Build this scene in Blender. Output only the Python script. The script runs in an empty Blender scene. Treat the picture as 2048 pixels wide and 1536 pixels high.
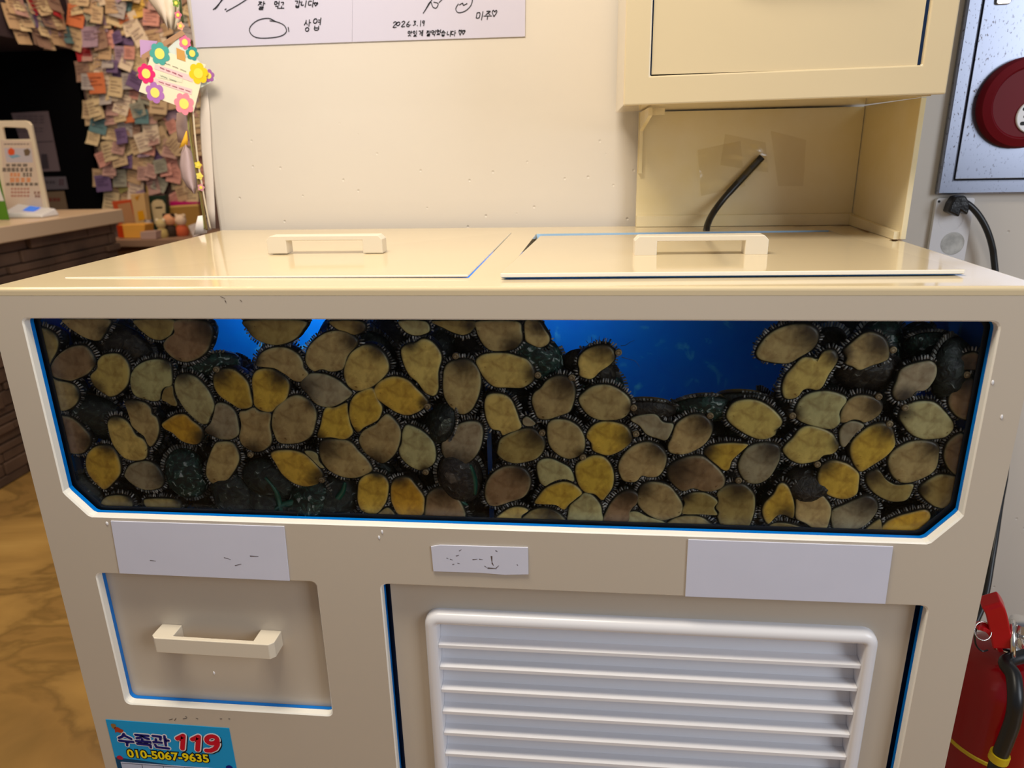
import bpy, bmesh, math, random
from mathutils import Vector, Matrix
from mathutils.noise import noise as pnoise

# ------------------------------------------------------------------ camera
S = bpy.context.scene
COL = S.collection
FOC = 1451.02                                   # focal length in pixels of a 2048 wide frame
CAM = Vector((0.72244, -0.79878, 1.10353))
YAW, PIT, ROL = math.radians(-6.08021), math.radians(18.42363), math.radians(-1.23410)
_f = Vector((math.sin(YAW) * math.cos(PIT), math.cos(YAW) * math.cos(PIT), -math.sin(PIT)))
_r0 = Vector((math.cos(YAW), -math.sin(YAW), 0))
_u0 = _r0.cross(_f)
RT = _r0 * math.cos(ROL) + _u0 * math.sin(ROL)
UP = -_r0 * math.sin(ROL) + _u0 * math.cos(ROL)
FW = _f
cd = bpy.data.cameras.new('camera')
cam = bpy.data.objects.new('camera', cd)
COL.objects.link(cam)
cd.sensor_width = 36.0
cd.lens = FOC / 2048 * 36.0
cd.clip_start = 0.02
cam.matrix_world = Matrix(((RT.x, UP.x, -FW.x, CAM.x), (RT.y, UP.y, -FW.y, CAM.y), (RT.z, UP.z, -FW.z, CAM.z), (0, 0, 0, 1)))
cd.dof.use_dof = True
cd.dof.focus_distance = 0.98
cd.dof.aperture_fstop = 5.0
S.camera = cam

# ------------------------------------------------------------------ light
wd = bpy.data.worlds.new('world')
S.world = wd
wd.use_nodes = True
bgn = wd.node_tree.nodes['Background']
bgn.inputs[0].default_value = (0.60, 0.60, 0.66, 1)
bgn.inputs[1].default_value = 0.30

def area(name, loc, target, sx, sy, power, col):
    l = bpy.data.lights.new(name, 'AREA')
    l.shape = 'RECTANGLE'; l.size = sx; l.size_y = sy; l.energy = power; l.color = col
    o = bpy.data.objects.new(name, l)
    COL.objects.link(o)
    o.location = loc
    d = Vector(target) - Vector(loc)
    o.rotation_euler = d.to_track_quat('-Z', 'Y').to_euler()
    return o
area('ceiling_lamp_light', (0.35, -0.35, 2.35), (0.45, 0.10, 0.9), 0.9, 0.35, 33, (1.0, 0.88, 0.70))
area('entrance_daylight', (2.9, -1.6, 1.7), (0.7, 0.1, 0.7), 1.1, 1.5, 32, (0.86, 0.92, 1.0))
area('counter_lamp_light', (-1.5, 2.1, 2.4), (-1.6, 2.5, 0.5), 1.2, 0.6, 17, (1.0, 0.74, 0.48))
area('hall_lamp_light', (-0.9, 0.2, 2.4), (-0.9, 0.7, 0), 0.6, 0.6, 14, (1.0, 0.76, 0.48))
area('added_tank_light', (0.42, 0.25, 0.926), (0.44, 0.37, 0.78), 0.60, 0.02, 1.4, (0.75, 0.88, 1.0))  # added light inside the tank, brightens the blue back wall
S.view_settings.view_transform = 'Standard'
S.view_settings.look = 'None'
S.view_settings.exposure = 0.0
S.view_settings.gamma = 1.0
S.view_settings.use_curve_mapping = False

# ------------------------------------------------------------------ helpers
def ray(px, py):
    return FW + RT * ((px - 1024) / FOC) - UP * ((py - 768) / FOC)
def at(px, py, axis, val):
    d = ray(px, py)
    return CAM + d * ((val - CAM[axis]) / d[axis])
def fy(px, py, y): return at(px, py, 1, y)
def proj(p):
    d = Vector(p) - CAM
    z = d.dot(FW)
    return 1024 + FOC * d.dot(RT) / z, 768 - FOC * d.dot(UP) / z

def srgb(r, g, b):
    f = lambda c: (c / 255 / 12.92) if c / 255 <= 0.04045 else ((c / 255 + 0.055) / 1.055) ** 2.4
    return (f(r), f(g), f(b))

def tag(o, label=None, cat=None, group=None, kind=None):
    if label: o['label'] = label
    if cat: o['category'] = cat
    if group: o['group'] = group
    if kind: o['kind'] = kind
    return o
def empty(name, loc, label=None, cat=None, group=None, rot=(0, 0, 0)):
    o = bpy.data.objects.new(name, None)
    COL.objects.link(o)
    o.location = loc
    o.rotation_euler = rot
    o.empty_display_size = 0.05
    return tag(o, label, cat, group)
def world_of(o):
    m = Matrix.LocRotScale(o.location, o.rotation_euler, o.scale)
    return world_of(o.parent) @ m if o.parent else m
def link(name, me, mats, parent=None, smooth=None):
    if not isinstance(mats, (list, tuple)): mats = [mats]
    for m in mats: me.materials.append(m)
    o = bpy.data.objects.new(name, me)
    COL.objects.link(o)
    if parent is not None:
        me.transform(world_of(parent).inverted())
        o.parent = parent
    else:
        if len(me.vertices):
            xs = [v.co.x for v in me.vertices]; ys = [v.co.y for v in me.vertices]; zs = [v.co.z for v in me.vertices]
            c = Vector(((min(xs) + max(xs)) / 2, (min(ys) + max(ys)) / 2, min(zs)))
            me.transform(Matrix.Translation(-c))
            o.location = c
    if smooth is not None:
        me.shade_smooth()
        if smooth > 0:
            b = o.modifiers.new('split', 'EDGE_SPLIT'); b.split_angle = math.radians(smooth)
    return o
def build(name, bm, mats, parent=None, smooth=None, bev=0, seg=2, ang=35):
    bmesh.ops.recalc_face_normals(bm, faces=bm.faces)
    me = bpy.data.meshes.new(name)
    bm.to_mesh(me); bm.free()
    o = link(name, me, mats, parent, smooth)
    if bev:
        b = o.modifiers.new('bevel', 'BEVEL')
        b.width = bev; b.segments = seg; b.limit_method = 'ANGLE'; b.angle_limit = math.radians(ang)
    return o
def box(bm, x0, x1, y0, y1, z0, z1, mi=0):
    vs = [bm.verts.new((x, y, z)) for x in (x0, x1) for y in (y0, y1) for z in (z0, z1)]
    for q in ((0, 1, 3, 2), (4, 6, 7, 5), (0, 4, 5, 1), (2, 3, 7, 6), (0, 2, 6, 4), (1, 5, 7, 3)):
        bm.faces.new([vs[i] for i in q]).material_index = mi
    return vs
def prism(bm, outline, holes, y0, y1, plane='XZ', mi=0):
    """outline / holes: 2D points; extruded from depth y0 to y1"""
    def P(p, d):
        if plane == 'XZ': return (p[0], d, p[1])
        if plane == 'XY': return (p[0], p[1], d)
        return (d, p[0], p[1])
    for d in (y0, y1):
        edges = []
        loops = []
        for lp in [outline] + list(holes):
            vs = [bm.verts.new(P(p, d)) for p in lp]
            loops.append(vs)
            for i in range(len(vs)): edges.append(bm.edges.new((vs[i - 1], vs[i])))
        if holes:
            r = bmesh.ops.triangle_fill(bm, use_beauty=True, use_dissolve=False, edges=edges)
            for g in r['geom']:
                if isinstance(g, bmesh.types.BMFace): g.material_index = mi
        else:
            bm.faces.new(loops[0]).material_index = mi
        if d == y0: first = loops
    for a, b in zip(first, loops):
        n = len(a)
        for i in range(n):
            bm.faces.new((a[i - 1], a[i], b[i], b[i - 1])).material_index = mi
def rrect(x0, x1, z0, z1, r=0.01, n=5, rs=None):
    out = []
    rs = rs or (r, r, r, r)
    for (cx, cz, a0, rr) in ((x1 - rs[0], z1 - rs[0], 0, rs[0]), (x0 + rs[1], z1 - rs[1], 90, rs[1]), (x0 + rs[2], z0 + rs[2], 180, rs[2]), (x1 - rs[3], z0 + rs[3], 270, rs[3])):
        if rr <= 0: out.append((cx, cz)); continue
        for i in range(n + 1):
            a = math.radians(a0 + 90 * i / n)
            out.append((cx + rr * math.cos(a), cz + rr * math.sin(a)))
    return out
def tube(bm, pts, r, n=10, mi=0, cap=True):
    pts = [Vector(p) for p in pts]
    rs = r if isinstance(r, (list, tuple)) else [r] * len(pts)
    rings = []
    prev = None
    for i, p in enumerate(pts):
        t = (pts[min(i + 1, len(pts) - 1)] - pts[max(i - 1, 0)]).normalized()
        if prev is None:
            a = Vector((0, 0, 1)) if abs(t.z) < 0.9 else Vector((1, 0, 0))
            u = t.cross(a).normalized()
        else:
            u = (prev - t * prev.dot(t)).normalized()
        prev = u
        v = t.cross(u)
        rings.append([bm.verts.new(p + (u * math.cos(2 * math.pi * k / n) + v * math.sin(2 * math.pi * k / n)) * rs[i]) for k in range(n)])
    for a, b in zip(rings, rings[1:]):
        for k in range(n):
            f = bm.faces.new((a[k - 1], a[k], b[k], b[k - 1])); f.material_index = mi
    if cap:
        bm.faces.new(rings[0]).material_index = mi
        bm.faces.new(rings[-1]).material_index = mi
def smooth_pts(pts, n=8):
    pts = [Vector(p) for p in pts]
    out = []
    for i in range(len(pts) - 1):
        p0, p1, p2, p3 = pts[max(i - 1, 0)], pts[i], pts[i + 1], pts[min(i + 2, len(pts) - 1)]
        for k in range(n):
            t = k / n
            out.append(0.5 * ((2 * p1) + (p2 - p0) * t + (2 * p0 - 5 * p1 + 4 * p2 - p3) * t * t + (3 * p1 - p0 - 3 * p2 + p3) * t ** 3))
    out.append(pts[-1])
    return out
def lathe(bm, prof, cx, cy, n=32, mi=0, axis='Z', cz=0):
    rings = []
    for r, h in prof:
        ring = []
        for k in range(n):
            a = 2 * math.pi * k / n
            if axis == 'Z': ring.append(bm.verts.new((cx + r * math.cos(a), cy + r * math.sin(a), h)))
            else: ring.append(bm.verts.new((cx + r * math.cos(a), h, cz + r * math.sin(a))))
        rings.append(ring)
    for a, b in zip(rings, rings[1:]):
        for k in range(n):
            bm.faces.new((a[k - 1], a[k], b[k], b[k - 1])).material_index = mi
    for rg in (rings[0], rings[-1]):
        bm.faces.new(rg).material_index = mi
def disc(bm, c, r, n, y, mi=0, squash=1, wob=0, lobes=0, rot=0):
    vs = []
    for k in range(n):
        a = 2 * math.pi * k / n
        rr = r * (1 + wob * math.cos(lobes * a)) if lobes >= 0 else r * (1 - wob + 1.2 * wob * abs(math.cos(lobes * a / 2)) ** 0.7)
        vs.append(bm.verts.new((c[0] + rr * math.cos(a + rot), y, c[1] + rr * squash * math.sin(a + rot))))
    bm.faces.new(vs).material_index = mi

# ------------------------------------------------------------------ materials
def mat(name, col, rough=0.5, metal=0.0, spec=0.5, noise=0.0, nscale=8.0, bump=0.0, bscale=40.0, coat=0.0, col2=None, emit=None, estr=0):
    m = bpy.data.materials.new(name)
    m.use_nodes = True
    nt = m.node_tree
    p = nt.nodes['Principled BSDF']
    p.inputs['Base Color'].default_value = (*col, 1)
    p.inputs['Roughness'].default_value = rough
    p.inputs['Metallic'].default_value = metal
    p.inputs['Specular IOR Level'].default_value = spec
    p.inputs['Coat Weight'].default_value = coat
    p.inputs['Coat Roughness'].default_value = 0.05
    if noise or col2:
        tc = nt.nodes.new('ShaderNodeTexCoord')
        n = nt.nodes.new('ShaderNodeTexNoise')
        n.inputs['Scale'].default_value = nscale
        n.inputs['Detail'].default_value = 6
        nt.links.new(tc.outputs['Object'], n.inputs['Vector'])
        r = nt.nodes.new('ShaderNodeValToRGB')
        c2 = col2 or tuple(c * (1 - noise) for c in col)
        r.color_ramp.elements[0].position = 0.35; r.color_ramp.elements[0].color = (*c2, 1)
        r.color_ramp.elements[1].position = 0.65; r.color_ramp.elements[1].color = (*col, 1)
        nt.links.new(n.outputs['Fac'], r.inputs['Fac'])
        nt.links.new(r.outputs['Color'], p.inputs['Base Color'])
    if bump:
        tc = nt.nodes.new('ShaderNodeTexCoord')
        n = nt.nodes.new('ShaderNodeTexNoise')
        n.inputs['Scale'].default_value = bscale
        n.inputs['Detail'].default_value = 4
        nt.links.new(tc.outputs['Object'], n.inputs['Vector'])
        b = nt.nodes.new('ShaderNodeBump')
        b.inputs['Strength'].default_value = bump
        b.inputs['Distance'].default_value = 0.002
        nt.links.new(n.outputs['Fac'], b.inputs['Height'])
        nt.links.new(b.outputs['Normal'], p.inputs['Normal'])
    if emit:
        p.inputs['Emission Color'].default_value = (*emit, 1)
        p.inputs['Emission Strength'].default_value = estr
    return m
_flat = {}
def flat(r, g, b, rough=0.7):
    k = (r, g, b, rough)
    if k not in _flat: _flat[k] = mat('paper_%d_%d_%d' % (r, g, b), srgb(r, g, b), rough, spec=0.2)
    return _flat[k]

M = {}
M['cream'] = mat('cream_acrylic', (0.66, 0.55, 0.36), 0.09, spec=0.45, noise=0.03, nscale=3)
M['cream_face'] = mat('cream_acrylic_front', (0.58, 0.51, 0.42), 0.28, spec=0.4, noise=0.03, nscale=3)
M['handle'] = mat('handle_acrylic', (0.74, 0.67, 0.55), 0.25)
M['pale_edge'] = mat('pale_edge_acrylic', (0.88, 0.86, 0.80), 0.35)  # whiter than the cream faces, used on opening reveals and lid sides
M['white_plastic'] = mat('white_plastic', (0.80, 0.80, 0.84), 0.25, spec=0.5)
M['plate'] = mat('plate_plastic', (0.68, 0.70, 0.84), 0.35, spec=0.4, noise=0.03, nscale=14)
M['blue_film'] = mat('blue_edge', (0.0, 0.17, 0.62), 0.25)
M['navy_gap'] = mat('navy_edge', (0.0, 0.02, 0.09), 0.3)
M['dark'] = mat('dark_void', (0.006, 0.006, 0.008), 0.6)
M['black_cable'] = mat('black_rubber', (0.008, 0.009, 0.011), 0.35, bump=0.1)
M['black_tape'] = mat('black_tape', (0.006, 0.006, 0.007), 0.28, bump=0.6, bscale=70)
M['chrome'] = mat('chrome', (0.75, 0.74, 0.72), 0.2, metal=1.0)
M['red'] = mat('red_paint', (0.30, 0.002, 0.006), 0.18, spec=0.4)
M['red_lever'] = mat('red_lever_paint', (0.55, 0.005, 0.012), 0.3, spec=0.4)
M['red_matte'] = mat('red_plastic', (0.15, 0.0015, 0.007), 0.45, spec=0.2)
M['yellow_band'] = mat('yellow_plastic', (0.62, 0.45, 0.01), 0.4)
M['ink'] = mat('ink', (0.02, 0.022, 0.03), 0.5)
M['paper'] = mat('signed_paper', srgb(198, 196, 218), 0.35, spec=0.4)
# wall paint with pits
def wall_mat(name, col, rough=0.45, pit=True):
    m = mat(name, col, rough, spec=0.35)
    nt = m.node_tree; p = nt.nodes['Principled BSDF']
    tc = nt.nodes.new('ShaderNodeTexCoord')
    n = nt.nodes.new('ShaderNodeTexNoise'); n.inputs['Scale'].default_value = 5; n.inputs['Detail'].default_value = 5
    v = nt.nodes.new('ShaderNodeTexVoronoi'); v.inputs['Scale'].default_value = 34
    rr = nt.nodes.new('ShaderNodeValToRGB')
    rr.color_ramp.elements[0].position = 0.0; rr.color_ramp.elements[0].color = (0, 0, 0, 1)
    rr.color_ramp.elements[1].position = 0.10; rr.color_ramp.elements[1].color = (1, 1, 1, 1)
    a = nt.nodes.new('ShaderNodeMath'); a.operation = 'ADD'
    b = nt.nodes.new('ShaderNodeBump'); b.inputs['Strength'].default_value = 0.4; b.inputs['Distance'].default_value = 0.004
    for q in (n, v): nt.links.new(tc.outputs['Object'], q.inputs['Vector'])
    nt.links.new(v.outputs['Distance'], rr.inputs['Fac'])
    s = nt.nodes.new('ShaderNodeMath'); s.operation = 'MULTIPLY'; s.inputs[1].default_value = 1.6
    sx = nt.nodes.new('ShaderNodeSeparateXYZ'); nt.links.new(tc.outputs['Object'], sx.inputs[0])
    mr = nt.nodes.new('ShaderNodeMapRange'); mr.inputs[1].default_value = 1.00; mr.inputs[2].default_value = 1.17; mr.inputs[3].default_value = 1.0; mr.inputs[4].default_value = 0.0
    nt.links.new(sx.outputs['Z'], mr.inputs[0])
    s2 = nt.nodes.new('ShaderNodeMath'); s2.operation = 'MULTIPLY'; nt.links.new(mr.outputs[0], s2.inputs[1]); nt.links.new(rr.outputs['Color'], s2.inputs[0])
    nt.links.new(s2.outputs[0], s.inputs[0])
    nt.links.new(n.outputs['Fac'], a.inputs[0]); nt.links.new(s.outputs[0], a.inputs[1])
    nt.links.new(a.outputs[0], b.inputs['Height']); nt.links.new(b.outputs['Normal'], p.inputs['Normal'])
    return m
M['wall'] = wall_mat('white_wall_paint', (0.64, 0.595, 0.54))

def stone_floor():
    m = mat('brown_marble', (0.2, 0.12, 0.04), 0.16, spec=0.5)
    nt = m.node_tree; p = nt.nodes['Principled BSDF']
    tc = nt.nodes.new('ShaderNodeTexCoord')
    mp = nt.nodes.new('ShaderNodeMapping'); mp.inputs['Rotation'].default_value = (0, 0, 0.6); mp.inputs['Scale'].default_value = (1.0, 2.2, 1)
    n = nt.nodes.new('ShaderNodeTexNoise'); n.inputs['Scale'].default_value = 1.2; n.inputs['Detail'].default_value = 12; n.inputs['Distortion'].default_value = 2.2
    r = nt.nodes.new('ShaderNodeValToRGB')
    e = r.color_ramp.elements
    e[0].position = 0.25; e[0].color = (0.21, 0.125, 0.038, 1)
    e[1].position = 0.78; e[1].color = (0.56, 0.35, 0.11, 1)
    for pos, c in ((0.43, (0.33, 0.19, 0.058, 1)), (0.475, (0.24, 0.14, 0.042, 1)), (0.52, (0.38, 0.225, 0.068, 1)), (0.62, (0.46, 0.275, 0.082, 1))):
        k = e.new(pos); k.color = c
    nt.links.new(tc.outputs['Object'], mp.inputs['Vector']); nt.links.new(mp.outputs[0], n.inputs['Vector'])
    nt.links.new(n.outputs['Fac'], r.inputs['Fac']); nt.links.new(r.outputs['Color'], p.inputs['Base Color'])
    return m
M['floor'] = stone_floor()
M['ledge'] = mat('brown_ledge_stone', (0.15, 0.088, 0.058), 0.6, noise=0.5, nscale=6, bump=0.9, bscale=26)
M['counter'] = mat('counter_top', (0.72, 0.53, 0.36), 0.3)
M['stone_dark'] = mat('dark_opening', (0.003, 0.003, 0.004), 0.9, spec=0.05)

def steel():
    m = mat('speckled_stainless', (0.42, 0.44, 0.50), 0.30, metal=0.95)
    nt = m.node_tree; p = nt.nodes['Principled BSDF']
    tc = nt.nodes.new('ShaderNodeTexCoord')
    mp = nt.nodes.new('ShaderNodeMapping'); mp.inputs['Scale'].default_value = (1.6, 1, 0.8)
    v = nt.nodes.new('ShaderNodeTexNoise'); v.inputs['Scale'].default_value = 210; v.inputs['Detail'].default_value = 2
    r = nt.nodes.new('ShaderNodeValToRGB')
    r.color_ramp.elements[0].position = 0.62; r.color_ramp.elements[0].color = (0.27, 0.29, 0.36, 1)
    r.color_ramp.elements[1].position = 0.70; r.color_ramp.elements[1].color = (0.05, 0.035, 0.03, 1)
    n2 = nt.nodes.new('ShaderNodeTexNoise'); n2.inputs['Scale'].default_value = 7
    mx = nt.nodes.new('ShaderNodeMix'); mx.data_type = 'RGBA'
    mx.inputs[6].default_value = (0.27, 0.29, 0.36, 1)
    r2 = nt.nodes.new('ShaderNodeValToRGB')
    r2.color_ramp.elements[0].position = 0.35; r2.color_ramp.elements[1].position = 0.55
    nt.links.new(tc.outputs['Object'], mp.inputs[0]); nt.links.new(mp.outputs[0], v.inputs['Vector'])
    nt.links.new(tc.outputs['Object'], n2.inputs['Vector'])
    nt.links.new(v.outputs['Fac'], r.inputs['Fac']); nt.links.new(n2.outputs['Fac'], r2.inputs['Fac'])
    nt.links.new(r2.outputs['Color'], mx.inputs[0]); nt.links.new(r.outputs['Color'], mx.inputs[7])
    nt.links.new(mx.outputs[2], p.inputs['Base Color'])
    return m
M['steel'] = steel()

def glass():
    m = bpy.data.materials.new('tank_glass'); m.use_nodes = True
    nt = m.node_tree; nt.nodes.clear()
    o = nt.nodes.new('ShaderNodeOutputMaterial'); t = nt.nodes.new('ShaderNodeBsdfTransparent'); g = nt.nodes.new('ShaderNodeBsdfGlossy')
    t.inputs[0].default_value = (0.98, 0.985, 0.985, 1); g.inputs['Roughness'].default_value = 0.02
    fr = nt.nodes.new('ShaderNodeFresnel'); fr.inputs[0].default_value = 1.16
    mx = nt.nodes.new('ShaderNodeMixShader')
    nt.links.new(fr.outputs[0], mx.inputs[0]); nt.links.new(t.outputs[0], mx.inputs[1]); nt.links.new(g.outputs[0], mx.inputs[2])
    nt.links.new(mx.outputs[0], o.inputs[0])
    return m
M['glass'] = glass()
def water():
    m = bpy.data.materials.new('tank_water'); m.use_nodes = True
    nt = m.node_tree; nt.nodes.clear()
    o = nt.nodes.new('ShaderNodeOutputMaterial'); t = nt.nodes.new('ShaderNodeBsdfTransparent')
    t.inputs[0].default_value = (0.95, 0.965, 0.955, 1)
    nt.links.new(t.outputs[0], o.inputs[0])
    return m
M['water'] = water()
def clear_tape():
    m = bpy.data.materials.new('clear_tape'); m.use_nodes = True
    nt = m.node_tree; nt.nodes.clear()
    o = nt.nodes.new('ShaderNodeOutputMaterial'); t = nt.nodes.new('ShaderNodeBsdfTransparent'); g = nt.nodes.new('ShaderNodeBsdfGlossy')
    t.inputs[0].default_value = (0.97, 0.94, 0.84, 1); g.inputs['Roughness'].default_value = 0.16
    mx = nt.nodes.new('ShaderNodeMixShader'); mx.inputs[0].default_value = 0.08
    nt.links.new(t.outputs[0], mx.inputs[1]); nt.links.new(g.outputs[0], mx.inputs[2]); nt.links.new(mx.outputs[0], o.inputs[0])
    return m
M['tape'] = clear_tape()

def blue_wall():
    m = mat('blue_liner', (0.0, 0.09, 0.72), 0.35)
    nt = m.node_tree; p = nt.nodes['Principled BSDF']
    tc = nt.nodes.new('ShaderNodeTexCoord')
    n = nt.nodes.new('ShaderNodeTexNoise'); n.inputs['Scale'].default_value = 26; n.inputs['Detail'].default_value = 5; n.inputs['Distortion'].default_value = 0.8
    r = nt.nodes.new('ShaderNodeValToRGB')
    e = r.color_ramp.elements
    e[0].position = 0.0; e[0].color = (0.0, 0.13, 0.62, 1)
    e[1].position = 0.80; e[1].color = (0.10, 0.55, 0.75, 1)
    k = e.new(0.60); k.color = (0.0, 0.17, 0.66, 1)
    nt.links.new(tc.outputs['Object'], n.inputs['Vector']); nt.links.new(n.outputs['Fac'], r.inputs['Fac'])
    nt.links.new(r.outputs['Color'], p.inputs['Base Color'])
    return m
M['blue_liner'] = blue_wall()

def skin_mat():
    m = mat('abalone_skin', (0.5, 0.4, 0.2), 0.42, spec=0.35)
    nt = m.node_tree; p = nt.nodes['Principled BSDF']
    at_ = nt.nodes.new('ShaderNodeVertexColor'); at_.layer_name = 'pigment'
    tc = nt.nodes.new('ShaderNodeTexCoord')
    n = nt.nodes.new('ShaderNodeTexNoise'); n.inputs['Scale'].default_value = 75; n.inputs['Detail'].default_value = 5; n.inputs['Distortion'].default_value = 0.5
    r = nt.nodes.new('ShaderNodeValToRGB')
    r.color_ramp.elements[0].position = 0.34; r.color_ramp.elements[0].color = (0.66, 0.58, 0.52, 1)
    r.color_ramp.elements[1].position = 0.60; r.color_ramp.elements[1].color = (1.08, 1.08, 1.05, 1)
    n2 = nt.nodes.new('ShaderNodeTexNoise'); n2.inputs['Scale'].default_value = 190; n2.inputs['Detail'].default_value = 2
    r2 = nt.nodes.new('ShaderNodeValToRGB')
    r2.color_ramp.elements[0].position = 0.27; r2.color_ramp.elements[0].color = (0.35, 0.24, 0.12, 1)
    r2.color_ramp.elements[1].position = 0.33; r2.color_ramp.elements[1].color = (1, 1, 1, 1)
    m1 = nt.nodes.new('ShaderNodeMix'); m1.data_type = 'RGBA'; m1.blend_type = 'MULTIPLY'; m1.inputs[0].default_value = 1
    m2 = nt.nodes.new('ShaderNodeMix'); m2.data_type = 'RGBA'; m2.blend_type = 'MULTIPLY'; m2.inputs[0].default_value = 0.8
    for q in (n, n2): nt.links.new(tc.outputs['Object'], q.inputs['Vector'])
    nt.links.new(n.outputs['Fac'], r.inputs[0]); nt.links.new(n2.outputs['Fac'], r2.inputs[0])
    nt.links.new(at_.outputs[0], m1.inputs[6]); nt.links.new(r.outputs[0], m1.inputs[7])
    nt.links.new(m1.outputs[2], m2.inputs[6]); nt.links.new(r2.outputs[0], m2.inputs[7])
    nt.links.new(m2.outputs[2], p.inputs['Base Color'])
    return m
M['skin'] = skin_mat()
def shell_mat(name, a, b, specks):
    m = mat(name, a, 0.5, spec=0.35)
    nt = m.node_tree; p = nt.nodes['Principled BSDF']
    tc = nt.nodes.new('ShaderNodeTexCoord')
    n = nt.nodes.new('ShaderNodeTexNoise'); n.inputs['Scale'].default_value = 95; n.inputs['Detail'].default_value = 5; n.inputs['Distortion'].default_value = 1.6
    r = nt.nodes.new('ShaderNodeValToRGB')
    e = r.color_ramp.elements
    e[0].position = 0.46; e[0].color = (*(c * 0.6 for c in a), 1)
    e[1].position = specks + 0.05; e[1].color = (0.30, 0.33, 0.31, 1)
    k = e.new(specks); k.color = (*b, 1)
    bp = nt.nodes.new('ShaderNodeBump'); bp.inputs['Strength'].default_value = 0.8; bp.inputs['Distance'].default_value = 0.003
    nt.links.new(tc.outputs['Object'], n.inputs['Vector']); nt.links.new(n.outputs['Fac'], r.inputs[0])
    nt.links.new(r.outputs[0], p.inputs['Base Color']); nt.links.new(n.outputs['Fac'], bp.inputs['Height']); nt.links.new(bp.outputs[0], p.inputs['Normal'])
    return m
M['shell'] = shell_mat('abalone_shell', (0.012, 0.016, 0.014), (0.030, 0.042, 0.034), 0.67)
M['shell_green'] = shell_mat('abalone_shell_green', (0.010, 0.022, 0.018), (0.018, 0.06, 0.045), 0.60)
M['shell_brown'] = shell_mat('abalone_shell_brown', (0.025, 0.018, 0.014), (0.05, 0.042, 0.032), 0.68)

M['kelp'] = mat('kelp', (0.010, 0.11, 0.07), 0.3, noise=0.5, nscale=50)

# ------------------------------------------------------------------ structure
bm = bmesh.new(); box(bm, -4.5, 3.5, -3.5, 3.2, -0.05, 0)
tag(build('floor', bm, M['floor']), kind='structure')
WY = 0.62
bm = bmesh.new()
prism(bm, [(3.0, WY), (3.0, WY + 0.16)] + [(0.02 - 0.035 + 0.0, WY + 0.16)] + [(-0.018 + 0.012 * (1 - math.sin(math.radians(a))), WY + 0.012 * (1 - math.cos(math.radians(a)))) for a in (75, 45, 20)] + [(0.0, WY)], [], 0, 2.7, 'XY')
tag(build('wall_back', bm, M['wall']), kind='structure')
XH = -1.877
bm = bmesh.new(); box(bm, XH - 0.02, -0.2, 3.0, 3.1, 0, 2.7)
tag(build('wall_far', bm, mat('mauve_wall', srgb(120, 95, 88), 0.8, noise=0.3, nscale=10)), kind='structure')
bm = bmesh.new(); box(bm, -3.6, XH, 1.2, 3.0, 1.598, 2.7)
tag(build('wall_left', bm, mat('dark_header', srgb(52, 38, 46), 0.7)), kind='structure')
bm = bmesh.new(); box(bm, -4.0, XH, 3.0, 3.06, 0, 1.598)
tag(build('door_1', bm, M['stone_dark']), kind='structure')

# ------------------------------------------------------------------ tank
TT = 0.95
tank = empty('aquarium_tank', (0.6, 0.3, 0), 'cream acrylic seafood tank with wide abalone window, drawer and louvred vent', 'aquarium')
win = rrect(0.04, 1.16, 0.6435, 0.9122, rs=(0.010, 0.008, 0, 0), n=4)
def win_shape(g=0.0):
    # window outline with cut lower corners, shrunk by g
    x0, x1, z0, z1 = 0.040 + g, 1.1603 - g, 0.6435 + g, 0.9122 - g
    o = []
    for (cx, cz, a0, rr) in ((x1 - 0.010, z1 - 0.010, 0, 0.010), (x0 + 0.007, z1 - 0.007, 90, 0.007)):
        for i in range(5):
            a = math.radians(a0 + 90 * i / 4)
            o.append((cx + rr * math.cos(a), cz + rr * math.sin(a)))
    o += [(x0, z0 + 0.036), (x0 + 0.0028, z0 + 0.0315), (x0 + 0.028, z0 + 0.0022), (x0 + 0.033, z0)]
    o += [(x1 - 0.035, z0), (x1 - 0.030, z0 + 0.0022), (x1 - 0.0028, z0 + 0.0345), (x1, z0 + 0.039)]
    return o
drawer_o = lambda g=0.0: rrect(0.0587 + g, 0.3702 - g, 0.335 + g, 0.5555 - g, 0.009)
door_o = lambda g=0.0: rrect(0.4586 + g, 1.1416 - g, 0.06 + g, 0.5565 - g, 0.009)
# measured positions of the openings
zt = lambda px, py: fy(px, py, 0).z
bm = bmesh.new()
CHF = 0.0016
def face_with_holes(bm, outline, holes, y):
    edges = []; loops = []
    for lp in [outline] + holes:
        vs = [bm.verts.new((p[0], y, p[1])) for p in lp]; loops.append(vs)
        for i in range(len(vs)): edges.append(bm.edges.new((vs[i - 1], vs[i])))
    bmesh.ops.triangle_fill(bm, use_beauty=True, use_dissolve=False, edges=edges)
    return loops
OUTL = [(0, 0.03), (1.2, 0.03), (1.2, TT - 0.0098), (0, TT - 0.0098)]
LF = face_with_holes(bm, OUTL, [win_shape(-CHF), drawer_o(-CHF), door_o(-CHF)], 0.0)
LB = face_with_holes(bm, OUTL, [win_shape(), drawer_o(), door_o()], 0.011)
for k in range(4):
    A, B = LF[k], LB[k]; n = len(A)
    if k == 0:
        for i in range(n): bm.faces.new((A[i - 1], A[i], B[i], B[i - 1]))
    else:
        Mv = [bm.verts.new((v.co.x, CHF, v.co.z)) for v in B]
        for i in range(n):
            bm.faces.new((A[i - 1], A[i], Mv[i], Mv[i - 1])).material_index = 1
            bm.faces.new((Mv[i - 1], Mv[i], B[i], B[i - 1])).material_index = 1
front = build('front_panel', bm, [M['cream_face'], M['pale_edge']], tank)
bm = bmesh.new()
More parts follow.
